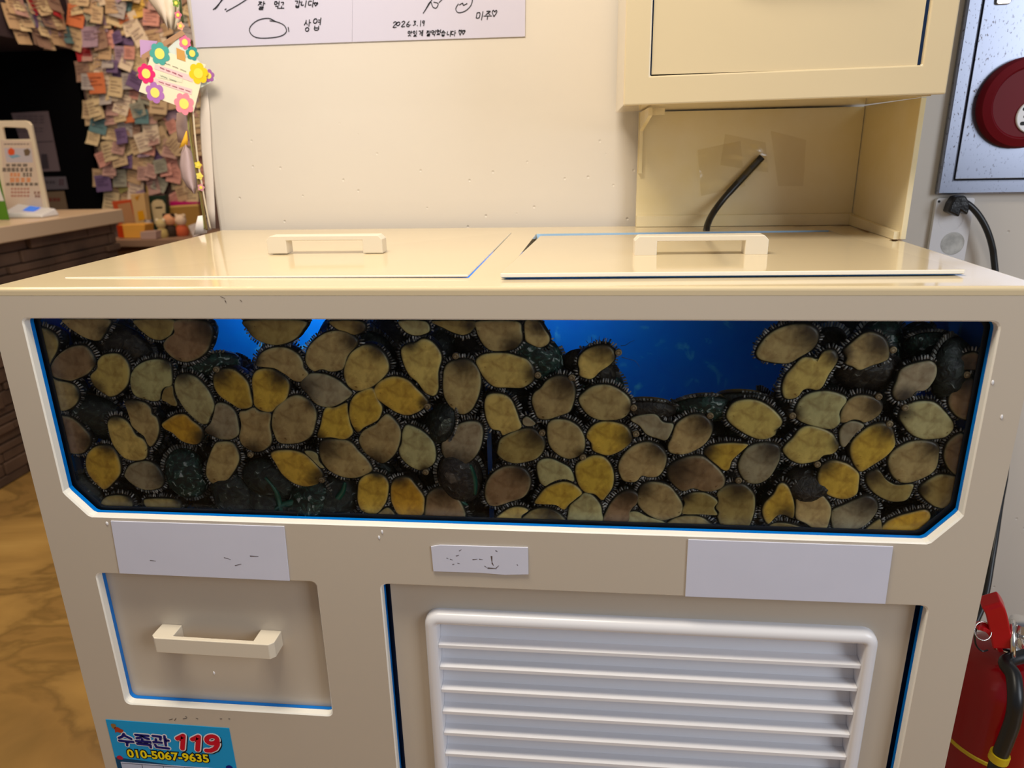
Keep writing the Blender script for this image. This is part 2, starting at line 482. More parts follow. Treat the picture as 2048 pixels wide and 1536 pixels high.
prism(bm, [(0.004, 0.03), (1.196, 0.03), (1.196, TT - 0.03), (0.004, TT - 0.03)], [win_shape(0.0005), drawer_o(0.0005), door_o(0.0005)], 0.0112, 0.0165)
build('blue_backing', bm, M['blue_film'], tank)
bm = bmesh.new()
prism(bm, [(0.008, 0.60), (1.192, 0.60), (1.192, TT - 0.024), (0.008, TT - 0.024)], [], 0.017, 0.0215)
build('glass_pane', bm, M['glass'], tank)
# outer casing: sides, back, bottom, lid frame
bm = bmesh.new()
box(bm, 0, 0.012, 0.0115, 0.60, 0.03, TT - 0.0101); box(bm, 1.188, 1.2, 0.0115, 0.60, 0.03, TT - 0.0101)
box(bm, 0.012, 1.188, 0.588, 0.60, 0.03, TT - 0.0101); box(bm, 0.012, 1.188, 0.0115, 0.588, 0.03, 0.045)
build('side_casing', bm, M['cream'], tank)
for x in (0.06, 1.14):
    for y in (0.06, 0.54):
        bm = bmesh.new(); lathe(bm, [(0.02, 0.0), (0.025, 0.005), (0.025, 0.03)], x, y, 16)
        build('foot_pad', bm, M['black_cable'], tank)
lidL = [(0.056, 0.068), (0.580, 0.062), (0.5875, 0.503), (0.066, 0.527)]
bm = bmesh.new()
holeL = [(0.0553, 0.0653), (0.5812, 0.0593), (0.5887, 0.5057), (0.0653, 0.5297)]
holeR = [(0.622, 0.062), (1.140, 0.078), (1.134, 0.510), (0.6335, 0.494)]
prism(bm, [(0.0, 0.0), (1.2, 0.0), (1.2, 0.60), (0.0, 0.60)], [holeL, holeR], TT - 0.0095, TT, 'XY')
tp = build('top_panel', bm, M['cream'], tank, bev=0.0042, seg=4)
tp.modifiers['bevel'].limit_method = 'WEIGHT'
wt = tp.data.attributes.new('bevel_weight_edge', 'FLOAT', 'EDGE')
for e in tp.data.edges:
    w0, w1 = [tp.data.vertices[k].co + Vector(tank.location) for k in e.vertices]
    if any((abs(w0[a] - v) < 1e-4 and abs(w1[a] - v) < 1e-4) for a, v in ((0, 0), (0, 1.2), (1, 0), (1, 0.6))) and (w0 - w1).length > 0.2 and min(w0.z, w1.z) > TT - 0.001:
        wt.data[e.index].value = 1.0
bm = bmesh.new()
prism(bm, [(0.6345, 0.4932), (1.1335, 0.5088), (1.1335, 0.5096), (0.6345, 0.4940)], [], TT - 0.009, TT - 0.0004, 'XY')
build('opening_edge_film', bm, mat('pale_blue_film', (0.42, 0.66, 0.92), 0.3), tank)
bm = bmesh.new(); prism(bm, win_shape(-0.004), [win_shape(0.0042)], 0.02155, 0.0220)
build('window_shade_ring', bm, M['dark'], tank)  # added black ring, paints the shade of the recess round the window
# inside of the tank: blue liner and divider, dark bilge below
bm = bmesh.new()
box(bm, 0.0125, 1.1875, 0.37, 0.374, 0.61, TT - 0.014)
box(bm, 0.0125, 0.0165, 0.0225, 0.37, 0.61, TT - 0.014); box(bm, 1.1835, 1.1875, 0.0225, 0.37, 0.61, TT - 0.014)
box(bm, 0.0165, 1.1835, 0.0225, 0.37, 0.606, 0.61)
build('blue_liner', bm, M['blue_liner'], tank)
xd = fy(974, 950, 0.03).x
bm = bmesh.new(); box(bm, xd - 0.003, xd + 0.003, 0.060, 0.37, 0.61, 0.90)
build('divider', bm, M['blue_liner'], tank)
# drawer
dr = empty('drawer', (0.2145, 0.012, 0.335)); dr.parent = tank
dr.location = dr.location - Vector(tank.location)
bm = bmesh.new(); box(bm, 0.0585, 0.372, 0.0170, 0.026, 0.334, 0.557)
box(bm, 0.068, 0.362, 0.026, 0.30, 0.34, 0.346); box(bm, 0.068, 0.074, 0.026, 0.30, 0.34, 0.47); box(bm, 0.356, 0.362, 0.026, 0.30, 0.34, 0.47)
build('drawer_front', bm, M['cream_face'], dr)
def handle_mesh(bm, org, ex, eo, eu, W=0.176, H=0.024, out=0.034, pw=0.030, th=0.007):
    """bar handle: org centre of the base, ex along the bar, eo outwards, eu across"""
    org, ex, eo, eu = Vector(org), Vector(ex), Vector(eo), Vector(eu)
    def pr(a0, a1, o0, o1):
        vs = [bm.verts.new(org + ex * a + eo * o + eu * u) for a in (a0, a1) for o in (o0, o1) for u in (-H / 2, H / 2)]
        return vs
    # one U shaped profile extruded across
    prof = [(-W / 2, 0), (-W / 2, out - 0.006), (-W / 2 + 0.006, out), (W / 2 - 0.006, out), (W / 2, out - 0.006), (W / 2, 0), (W / 2 - pw, 0), (W / 2 - pw, out - th), (-W / 2 + pw, out - th), (-W / 2 + pw, 0)]
    A = [bm.verts.new(org + ex * a + eo * o - eu * H / 2) for a, o in prof]
    B = [bm.verts.new(org + ex * a + eo * o + eu * H / 2) for a, o in prof]
    for V in (A, B):
        bm.faces.new((V[0], V[1], V[8], V[9])); bm.faces.new((V[1], V[2], V[3], V[4], V[7], V[8])); bm.faces.new((V[4], V[5], V[6], V[7]))
    n = len(prof)
    for i in range(n): bm.faces.new((A[i - 1], A[i], B[i], B[i - 1]))
bm = bmesh.new(); handle_mesh(bm, (0.2160, 0.017, 0.4515), (1, 0, -0.012), (0, -1, 0), (0, 0, 1), out=0.031)
build('handle', bm, M['handle'], dr, bev=0.0012)
# louvred service door
dp = empty('service_door', (0.80, 0.012, 0.06)); dp.parent = tank; dp.location = Vector((0.80, 0.012, 0.06)) - Vector(tank.location)
gx0, gx1, gz1, gz0 = 0.5115, 1.0945, 0.5115, 0.085
bm = bmesh.new()
prism(bm, [(0.4655, 0.06), (1.1355, 0.06), (1.1355, 0.558), (0.4655, 0.558)], [rrect(gx0 + 0.012, gx1 - 0.012, gz0 + 0.012, gz1 - 0.012, 0.01)], 0.0172, 0.025)
build('door_panel', bm, M['cream_face'], dp)
bm = bmesh.new(); prism(bm, [(0.455, 0.055), (1.146, 0.055), (1.146, 0.56), (0.455, 0.56)], [rrect(gx0 + 0.008, gx1 - 0.008, gz0 + 0.008, gz1 - 0.008, 0.01)], 0.0252, 0.03)
build('gasket', bm, M['navy_gap'], dp)
# rounded white vent frame
def ring_frame(bm, prof, x0, x1, z0, z1, r):
    loops = []
    for off, y in prof:
        pts = rrect(x0 + off, x1 - off, z0 + off, z1 - off, max(r - off, 0.004), n=6)
        loops.append([bm.verts.new((a, y, c)) for a, c in pts])
    for A, B in zip(loops, loops[1:]):
        n = len(A)
        for i in range(n): bm.faces.new((A[i - 1], A[i], B[i], B[i - 1]))
bm = bmesh.new()
ring_frame(bm, [(0, 0.0172), (0, 0.010), (0.0008, 0.0066), (0.003, 0.0038), (0.007, 0.002), (0.012, 0.0015), (0.0155, 0.0028), (0.0172, 0.0055), (0.0172, 0.042)], gx0, gx1, gz0, gz1, 0.020)
o = build('vent_frame', bm, M['white_plastic'], dp, smooth=50)
bm = bmesh.new()
zs = [0.4578 + 0.0008, 0.4224 + 0.0004, 0.3848, 0.3472, 0.3096, 0.272, 0.2344, 0.1968, 0.1592, 0.1216]
for z in zs:
    x0, x1 = gx0 + 0.0175, gx1 - 0.0175
    prof = [(0.0055, z + 0.0022), (0.0055, z - 0.0026), (0.0080, z - 0.0026), (0.0240, z + 0.0020), (0.0340, z + 0.0345), (0.0325, z + 0.0355), (0.0220, z + 0.0045)]
    A = [bm.verts.new((x0, y, q)) for y, q in prof]; B = [bm.verts.new((x1, y, q)) for y, q in prof]
    bm.faces.new(A); bm.faces.new(B)
    for i in range(len(prof)): bm.faces.new((A[i - 1], A[i], B[i], B[i - 1]))
build('vent_slats', bm, M['white_plastic'], dp)

# water in the tank
bm = bmesh.new(); box(bm, 0.018, 1.182, 0.02165, 0.366, 0.612, 0.922)
tag(build('tank_water', bm, M['water']), 'clear water filling the tank behind the abalone window', 'water', kind='stuff')

# lids
def lid(px_pts, z0, z1, tl, label, hpos):
    """slab through 4 top-plane corners (x,y,z)"""
    c = sum((Vector(p) for p in px_pts), Vector()) / 4
    root = empty('tank_lid', (c.x, c.y, c.z), label, 'lid')
    bm = bmesh.new()
    t = [bm.verts.new(Vector(p)) for p in px_pts]
    b = [bm.verts.new(Vector(p) - Vector((0, 0, tl))) for p in px_pts]
    bm.faces.new(t); bm.faces.new(b)
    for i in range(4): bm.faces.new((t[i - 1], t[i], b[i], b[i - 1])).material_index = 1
    build('lid_panel', bm, [M['cream'], M['pale_edge']], root, bev=0.0009)
    bm = bmesh.new()
    k = 0.0007
    t = [bm.verts.new(Vector(p) - Vector((0, 0, tl + 0.0001)) + (c - Vector(p)) * 0.004) for p in px_pts]
    b = [bm.verts.new(Vector(p) - Vector((0, 0, tl + 0.0011)) + (c - Vector(p)) * 0.012) for p in px_pts]
    bm.faces.new(t); bm.faces.new(b)
    for i in range(4): bm.faces.new((t[i - 1], t[i], b[i], b[i - 1]))
    build('blue_underside', bm, M['blue_film'], root)
    bm = bmesh.new(); handle_mesh(bm, hpos[0], hpos[1], (0, 0, 1), hpos[2], out=0.026)
    build('handle', bm, M['handle'], root, bev=0.0012)
    return root
lid([(0.056, 0.066, TT + 0.0012), (0.5805, 0.060, TT + 0.0037), (0.588, 0.505, TT + 0.0014), (0.066, 0.529, TT + 0.0012)], 0, 0, 0.0030,
    'left cream tank lid with a bar handle, lying nearly flat', ((0.336, 0.262, TT + 0.0027), (1, 0, 0.0), (0, 1, 0)))
lid([(0.6215, 0.044, TT + 0.0080), (1.1460, 0.062, TT + 0.0074), (1.1320, 0.490, TT - 0.0006), (0.6415, 0.472, TT - 0.0012)], 0, 0, 0.0050,
    'right cream tank lid with a bar handle, skewed and tilted over its opening', ((0.874, 0.212, TT + 0.0043), (1, 0.02, 0.0), (-0.02, 1, 0)))

# blank plates on the tank front
def plate(pts, label, m, marks=None, th=0.0016, bend=0):
    q = [fy(a, b, -0.0005) for a, b in pts]
    bm = bmesh.new()
    prism(bm, [(p.x, p.z) for p in q], [], -0.0003 - th, -0.0003)
    root = tag(build('blank_plate', bm, m, bev=0.0005), label, 'plate')
    if marks:
        bm = bmesh.new()
        for (a, b, c, d, w) in marks:
            p, r = fy(a, b, -0.0003 - th), fy(c, d, -0.0003 - th)
            v = (r - p); nrm = Vector((-v.z, 0, v.x)).normalized() * w
            yy = -0.0003 - th - 0.0002
            bm.faces.new([bm.verts.new((k.x, yy, k.z)) for k in (p - nrm, r - nrm * 0.4, r + nrm * 0.4, p + nrm)])
        build('ink_trace', bm, marks_m, root)
    return root
marks_m = mat('faded_ink', (0.10, 0.07, 0.06), 0.6)
plate([(222, 1041), (569, 1052), (580, 1161), (240, 1146)], 'blank lavender-white plate on tank front, above the small drawer', M['plate'],
      [(645, 1, 0, 0, 0)] and [(470, 1131, 483, 1128, 0.0006), (500, 1112, 517, 1113, 0.0008), (448, 1115, 462, 1119, 0.0005), (300, 1121, 312, 1122, 0.0005)])
plate([(862, 1092), (880, 1089), (1056, 1094), (1057, 1148), (1010, 1149), (960, 1145), (867, 1142)], 'small torn white plate with black ink remains, middle of tank front', M['plate'],
      [(983, 1112, 984, 1124, 0.0011), (984, 1125, 987, 1131, 0.0009), (975, 1136, 993, 1137, 0.0009), (945, 1119, 955, 1118, 0.0006), (958, 1118, 966, 1119, 0.0005), (912, 1112, 918, 1110, 0.0006), (900, 1118, 906, 1120, 0.0005), (893, 1116, 897, 1117, 0.0005), (915, 1126, 920, 1127, 0.0005), (905, 1129, 909, 1128, 0.0006), (918, 1102, 923, 1099, 0.0005), (991, 1101, 995, 1103, 0.0007), (1034, 1129, 1036, 1131, 0.0006), (969, 1132, 974, 1135, 0.0005), (992, 1136, 998, 1131, 0.0005)])
plate([(1376, 1078), (1786, 1092), (1770, 1207), (1370, 1192)], 'large blank white plate on tank front, above the vent at right', M['plate'])
# droplets on the cream front
for i, (a, b) in enumerate([(2003, 834), (1985, 765), (758, 1075), (764, 1064), (214, 1047), (428, 1346)]):
    p = fy(a, b, 0 if i != 5 else 0.017)
    bm = bmesh.new()
    bmesh.ops.create_uvsphere(bm, u_segments=12, v_segments=8, radius=0.0019)
    for v in bm.verts: v.co = Vector((v.co.x * (0.8 if i != 4 else 1.1), v.co.y * 0.5, v.co.z * 1.5)) + p
    tag(build('water_drop', bm, M['white_plastic'], smooth=0), ['white drop on the tank front right of the window, lower one', 'white drop on the tank front right of the window, upper one', 'lower white splash below the window bottom, left of torn plate', 'upper white splash below the window bottom, left of torn plate', 'white blob at the upper left corner of left blank plate', 'white drop on the drawer front under the handle'][i], 'drop')
# ------------------------------------------------------------------ abalones pressed against the window
CROP = {'A': (50, 630, 3.747), 'B': (400, 630, 3.747), 'C': (700, 630, 3.747), 'D': (960, 630, 3.572), 'E': (1260, 630, 3.4125), 'F': (1600, 630, 3.338)}
TONE = {'Y': ((0.76, 0.47, 0.06), 'golden'), 'P': ((0.57, 0.49, 0.22), 'pale greenish'), 'T': ((0.57, 0.40, 0.165), 'tan'), 'K': ((0.76, 0.54, 0.15), 'light yellow'),
        'B': ((0.34, 0.20, 0.10), 'brown'), 'O': ((0.80, 0.42, 0.035), 'orange yellow'), 'G': ((0.43, 0.34, 0.21), 'greyish'), 'D': ((0.42, 0.29, 0.09), 'dull olive')}
# crop, tone, dark patches "x,y,r;...", snout "x,y" or "", outline
AB = '''A|D|200,100,60||100,90 170,110 225,150 248,210 235,280 195,350 170,415 120,400 90,300 70,200 75,100
A|T|610,130,80||285,30 620,30 615,110 590,150 560,195 500,195 420,165 350,120 300,80
A|B|520,360,40||175,420 200,350 250,290 320,245 400,225 460,240 505,300 525,360 510,400 470,445 400,480 340,500 270,490 200,465
A|K|515,565,90||480,455 530,400 535,345 575,300 650,285 710,295 760,345 785,420 770,520 710,590 640,620 590,600 520,550 490,500
A|P|1070,365,50||780,470 810,400 880,350 960,330 1030,335 1085,365 1100,440 1100,530 1050,545 1020,580 1010,640 960,655 900,640 830,620 790,570
A|D|||815,35 1110,35 1105,130 1070,170 1010,195 940,180 880,135 830,90
A|B|1390,110,150||1030,210 1060,170 1110,130 1110,40 1330,40 1400,110 1390,210 1360,280 1290,335 1200,360 1120,340 1060,290 1030,250
A|D|||1020,600 1040,550 1080,530 1105,535 1115,600 1140,680 1100,685 1050,655 1020,640
A|P|1180,455,80||1110,510 1130,460 1190,440 1260,455 1320,500 1370,560 1410,640 1420,700 1385,780 1370,820 1320,825 1260,780 1190,710 1140,630 1115,570
A|T|410,590,60||150,460 240,490 320,505 370,530 400,590 395,650 350,700 290,725 230,720 170,650
A|B|490,960,90||220,760 310,760 370,785 430,840 480,900 490,950 465,1010 420,1045 330,1040 260,960 230,860
A|T|790,640,90||740,660 760,640 830,640 900,660 940,700 950,745 985,770 1005,850 990,930 950,990 920,985 890,920 840,880 790,830 770,760
A|K|665,760,75||610,840 615,790 660,760 740,780 790,830 830,900 880,930 915,980 915,1050 890,1090 810,1100 740,1080 680,1020 640,950
A|O|1325,920,90||1015,820 1070,775 1130,745 1200,745 1250,790 1320,850 1330,910 1300,970 1240,975 1160,945 1100,890 1040,860
A|Y|610,975,95||445,1110 460,1040 510,990 570,975 640,985 690,1050 715,1130 710,1200 660,1265 600,1315 560,1300 490,1230 455,1170
A|G|1040,1210,110||735,1200 770,1130 840,1100 920,1095 980,1130 1020,1190 1040,1250 1010,1300 930,1320 850,1305 780,1260 750,1230
A|D|790,1380,60||555,1415 600,1365 680,1350 750,1360 800,1400 790,1470 680,1480 570,1470
A|D|1150,1400,60||880,1390 980,1375 1100,1380 1160,1410 1150,1470 1040,1480 930,1470
B|D|330,110,80||335,40 770,40 770,120 720,180 640,220 560,232 470,215 400,180 350,120
B|T|415,340,60||410,380 430,310 480,265 560,240 650,245 730,290 770,350 780,400 815,440 800,490 745,508 690,495 655,465 600,430 550,405 470,395
B|Y|140,430,110|120,410|90,500 100,440 160,405 240,405 310,450 360,510 380,590 390,690 300,710 220,665 150,620 105,560
B|Y|600,450,120||380,500 400,430 460,400 540,405 610,445 660,490 672,550 645,640 580,690 530,735 460,725 400,685 390,600
B|T|1150,200,100||780,330 800,250 860,180 940,130 1030,115 1110,130 1180,190 1170,240 1110,310 1080,400 1040,425 970,432 910,415 850,430 800,390
B|D|1220,110,80||965,45 1200,45 1240,110 1160,155 1090,130 1020,110
B|K|1340,240,110||1070,420 1100,320 1150,260 1240,220 1340,250 1400,320 1420,400 1390,460 1290,545 1180,578 1110,545 1080,490
B|G|750,560,130||740,520 800,445 880,435 960,450 1040,490 1110,550 1145,590 1100,640 1010,690 930,698 860,670 800,600
B|G|60,910,100||25,860 70,810 95,740 110,670 155,655 220,680 270,740 290,830 290,900 230,940 140,935 80,910 40,890
B|T|400,1010,80|375,1050|285,730 340,715 400,690 440,720 530,735 525,830 540,930 520,990 440,1035 370,1020 310,980 285,920 300,830
B|T|840,660,60||530,780 550,710 620,640 700,600 770,610 840,660 875,740 865,830 835,910 760,960 660,975 580,960 545,890 530,840
B|Y|880,920,70||870,910 895,830 930,700 1010,690 1100,655 1110,720 1130,820 1150,885 1110,930 1060,940 980,925 900,930
B|Y|1180,880,30||1110,720 1125,640 1180,580 1290,545 1340,640 1370,700 1345,780 1300,815 1230,850 1180,890 1140,840 1115,780
B|Y|890,1225,100|910,1240|520,1045 570,1015 680,1012 780,1040 850,1100 910,1170 920,1220 870,1285 800,1295 700,1270 610,1200 560,1120
B|P|||775,1025 830,1018 880,1045 895,1100 935,1150 900,1150 840,1090
B|T|920,970,150||885,1010 900,950 960,930 1080,935 1140,960 1190,1020 1250,1080 1295,1160 1250,1200 1160,1230 1060,1220 960,1170 900,1090
B|T|||35,1180 50,1090 90,990 130,950 240,955 290,1040 290,1110 240,1200 190,1250 95,1272 50,1230
C|Y|200,1190,60||50,1330 60,1250 110,1200 180,1185 250,1205 290,1260 290,1330 270,1410 210,1490 150,1500 80,1470 50,1400
C|O|370,1230,80||300,1290 320,1240 370,1215 440,1220 490,1270 555,1360 560,1430 545,1505 450,1530 360,1505 310,1420 298,1350
C|B|690,1310,130||565,1400 580,1340 640,1300 710,1300 780,1350 840,1420 865,1530 720,1540 565,1530
C|T|200,1100,100||60,930 90,870 160,830 190,815 240,760 280,740 330,780 375,840 385,900 370,980 330,1060 250,1120 190,1100 110,1040 70,980
C|P|560,1160,50|565,1180|360,1010 380,960 385,880 420,822 500,845 570,890 630,960 648,1050 630,1120 570,1160 510,1170 430,1130 375,1070
C|Y|555,665,55|578,688|165,580 200,510 280,465 360,460 440,490 500,550 560,610 590,660 560,700 500,740 430,760 350,740 270,690 190,630
C|K|450,220,70||375,260 430,215 480,210 540,175 610,195 670,260 690,330 665,430 665,560 630,615 560,590 500,510 440,460 395,370
C|T|840,340,130|790,310|690,480 705,390 760,345 860,330 930,360 975,430 985,520 960,630 910,720 840,755 770,720 710,640 690,560
C|K|1385,440,100|1407,453|935,345 980,300 1060,282 1180,285 1270,310 1340,340 1388,420 1380,490 1330,535 1280,555 1180,552 1080,545 1010,490 960,410
C|P|||360,45 560,45 600,120 530,158 460,155 400,120
C|D|900,80,60||610,45 940,45 920,120 860,155 790,145 700,105
C|T|1230,240,100||940,110 950,45 1250,45 1290,120 1295,190 1250,250 1170,275 1060,275 1000,235 960,170
C|G|790,1130,160||680,980 700,910 760,850 840,805 940,795 990,830 1000,900 980,1000 930,1080 860,1130 790,1135 710,1080 685,1030
C|D|||200,1520 230,1470 290,1445 340,1520
D|K|||25,640 45,575 110,558 180,570 230,610 265,690 285,750 303,800 270,830 210,850 160,868 140,835 80,820 45,760 30,700
D|T|420,80,70||315,150 320,40 420,40 470,110 500,160 490,210 430,240 370,220 325,190
D|K|890,210,130;970,300,60|990,270|695,350 710,290 770,240 850,215 920,220 960,260 965,320 920,370 860,410 820,450 780,465 710,440 705,390
D|T|630,470,150|655,450|365,620 380,560 430,520 470,470 540,435 620,440 670,480 685,560 670,640 640,700 560,730 480,755 415,745 385,690
D|T|1085,680,60|1098,665|700,600 740,550 810,505 900,495 980,520 1060,580 1085,640 1070,700 1020,745 940,760 840,755 770,720 720,660
D|G|||300,750 330,725 370,745 400,780 360,800 310,790
D|D|420,850,140|443,845|120,960 140,890 200,850 290,815 370,810 430,850 465,900 460,970 410,1030 340,1055 250,1068 170,1045 120,1000
D|T|730,1000,60|735,1020|475,800 500,755 560,742 640,755 710,800 750,870 755,940 730,1000 650,1035 580,1020 510,965 480,900
D|Y|1085,880,100|1115,852|755,870 790,800 860,762 950,762 1040,790 1085,850 1085,910 1020,970 930,1010 860,1000 800,970 790,920
D|B|320,1100,130||30,1250 50,1180 100,1120 180,1080 270,1080 330,1110 365,1170 355,1250 310,1310 210,1345 130,1370 70,1370 35,1320
D|P|||400,1080 430,1035 500,1025 570,1050 640,1090 670,1140 675,1195 620,1180 560,1185 500,1210 460,1230 420,1190
D|Y|||385,1350 410,1300 460,1240 530,1205 610,1190 690,1220 735,1275 700,1310 640,1360 600,1400 540,1365 460,1360
D|Y|||675,1120 690,1060 760,1020 820,1000 890,1015 940,1070 962,1150 950,1240 900,1310 870,1335 820,1290 750,1275 700,1220
D|P|||625,1420 640,1360 700,1310 745,1270 810,1290 860,1350 875,1410 865,1490 640,1490
D|K|||105,1475 160,1410 230,1375 300,1372 350,1400 300,1440 290,1485
D|D|520,1390,110||300,1485 340,1415 400,1385 470,1380 540,1400 590,1440 600,1490
D|B|1060,1270,110||880,1490 900,1400 950,1320 1010,1270 1080,1255 1140,1290 1125,1350 1080,1400 1055,1490
E|T|215,895,120||-85,1050 -60,970 0,905 60,875 130,865 200,890 250,950 253,1010 230,1070 190,1110 130,1115 80,1105 50,1140 10,1150 -50,1135
E|G|||0,720 40,690 140,672 190,685 230,730 300,745 290,800 250,862 190,850 110,820 60,760
E|T|530,710,140|548,690|255,890 280,840 310,750 370,700 440,675 520,690 565,750 560,820 510,890 430,940 350,960 270,945
E|K|1015,790,30||655,680 690,610 760,578 850,577 930,605 1000,660 1045,720 1035,765 1005,790 1000,820 950,850 880,855 790,820 700,760 665,720
E|Y|520,930,80||500,945 530,900 600,880 700,872 800,880 810,895 750,950 700,1000 680,1060 640,1068 590,1030 530,980
E|G|1000,890,140||735,1030 760,960 810,900 890,872 970,875 1025,900 1030,980 1000,1050 950,1120 880,1158 800,1150 750,1090
E|B|290,1040,160||255,1100 270,1030 340,985 420,962 500,965 560,1005 620,1060 655,1120 640,1180 570,1210 500,1210 430,1190 360,1210 290,1160
E|T|80,1180,90||45,1270 60,1190 110,1145 190,1140 270,1165 320,1220 365,1300 350,1370 270,1400 210,1410 120,1370 65,1320
E|D|380,1235,60||350,1360 370,1290 360,1250 420,1215 500,1210 570,1240 605,1280 580,1320 600,1370 500,1368
E|T|560,1415,50||250,1425 310,1385 400,1370 490,1380 560,1430 560,1470 250,1470
E|D|740,1165,110|742,1132|580,1320 600,1270 590,1220 640,1170 720,1150 790,1160 850,1220 860,1300 845,1380 800,1455 640,1455 595,1390 605,1350
E|P|||-30,1430 -40,1370 10,1340 60,1345 120,1375 240,1415 220,1450 0,1450
E|Y|1060,1370,80||900,1340 920,1280 980,1220 1010,1160 1050,1145 1090,1180 1120,1260 1130,1330 1115,1395 1050,1370 1000,1380 945,1435 915,1400
E|T|1150,1165,90||1120,1200 1140,1165 1200,1160 1280,1200 1340,1250 1380,1320 1370,1400 1340,1470 1260,1470 1200,1430 1130,1390 1130,1290
E|D|||950,1440 1000,1420 1090,1425 1180,1455 1180,1480 960,1480
E|T|1270,120,150||860,250 900,180 960,120 1040,80 1130,60 1230,65 1290,110 1290,180 1250,240 1170,290 1090,335 1000,335 900,315 865,290
F|K|250,260,80||-122,489 -100,410 -50,350 -10,305 30,280 82,282 120,295 150,250 205,230 245,245 262,295 235,350 200,400 160,480 120,508 60,498 20,510 -10,550 -50,568 -105,560
F|P|-35,660,55|-48,675|-39,665 -20,600 10,555 70,520 160,505 240,515 310,545 318,580 290,620 270,660 275,720 230,765 160,765 80,745 20,725 -20,700
F|K|255,850,60||-118,910 -100,870 -50,820 0,760 60,738 150,755 220,790 250,830 268,880 230,930 160,945 130,975 60,995 0,1000 -70,970
F|T|540,590,110|528,548|265,715 275,640 320,570 390,535 470,540 530,565 560,610 545,660 490,705 430,725 400,710 350,705 300,725
F|G|||260,800 275,750 330,710 390,712 435,740 380,790 340,840 300,888 270,870
F|Y|600,740,110|600,730|330,900 350,840 410,780 480,735 560,720 620,750 640,820 640,880 580,950 490,1010 410,1055 370,1020 340,960
F|T|560,170,140;300,260,60|625,235|290,240 350,180 430,120 500,115 570,150 600,210 600,290 560,320 480,345 400,375 350,350 300,330 310,290
F|G|700,550,70||620,500 640,450 670,370 740,330 820,310 880,305 920,340 920,400 890,460 840,510 780,515 750,550 700,575 650,578 620,540
F|P|690,650,60|705,622|660,680 690,620 750,585 830,572 910,585 980,650 1030,720 1030,770 980,820 900,835 820,835 740,800 690,740
F|B|1080,360,110|1115,400|1040,350 1060,290 1110,260 1180,250 1230,300 1220,370 1130,370 1080,375
F|B|1110,440,90||990,580 1010,500 1060,450 1130,430 1190,440 1200,600 1160,715 1120,710 1060,690 1010,640
F|B|||960,930 980,860 1030,810 1090,790 1140,850 1140,1000 1100,1080 1050,1080 1000,1040 970,990
F|T|920,860,110||585,980 610,920 680,870 760,840 860,838 930,870 935,950 915,1030 860,1080 780,1115 700,1130 640,1105 600,1050
F|D|480,1060,90||440,1100 450,1060 520,1030 550,1060 580,1100 650,1135 760,1130 755,1180 720,1240 640,1255 560,1235 490,1190 450,1140
F|Y|160,980,100|118,1000|120,1060 150,1000 220,970 300,985 350,1010 400,1060 400,1130 385,1200 320,1235 240,1230 160,1190 120,1120
F|D|820,1170,60||800,1190 810,1140 860,1100 930,1065 1010,1070 1090,1100 1080,1190 1040,1290 930,1295 850,1250
F|G|490,1220,150||205,1350 220,1300 300,1265 380,1230 450,1205 510,1230 528,1290 500,1350 440,1410 370,1440 240,1455 210,1400
F|O|||550,1460 570,1390 640,1350 740,1320 840,1300 878,1330 870,1380 820,1470
F|D|||430,1450 500,1380 545,1370 540,1465'''
YG = 0.0222
def closed_smooth(pts, n):
    k = len(pts); dense = []
    for i in range(k):
        p0, p1, p2, p3 = pts[i - 1], pts[i], pts[(i + 1) % k], pts[(i + 2) % k]
        for j in range(8):
            t = j / 8
            dense.append(0.5 * ((2 * p1) + (p2 - p0) * t + (2 * p0 - 5 * p1 + 4 * p2 - p3) * t * t + (3 * p1 - p0 - 3 * p2 + p3) * t ** 3))
    L = [0]
    for i in range(len(dense)): L.append(L[-1] + (dense[(i + 1) % len(dense)] - dense[i]).length)
    out = []; j = 0
    for i in range(n):
        s = L[-1] * i / n
        while L[j + 1] < s: j += 1
        f = (s - L[j]) / max(L[j + 1] - L[j], 1e-9)
        out.append(dense[j] * (1 - f) + dense[(j + 1) % len(dense)] * f)
    return out, L[-1]
random.seed(11)
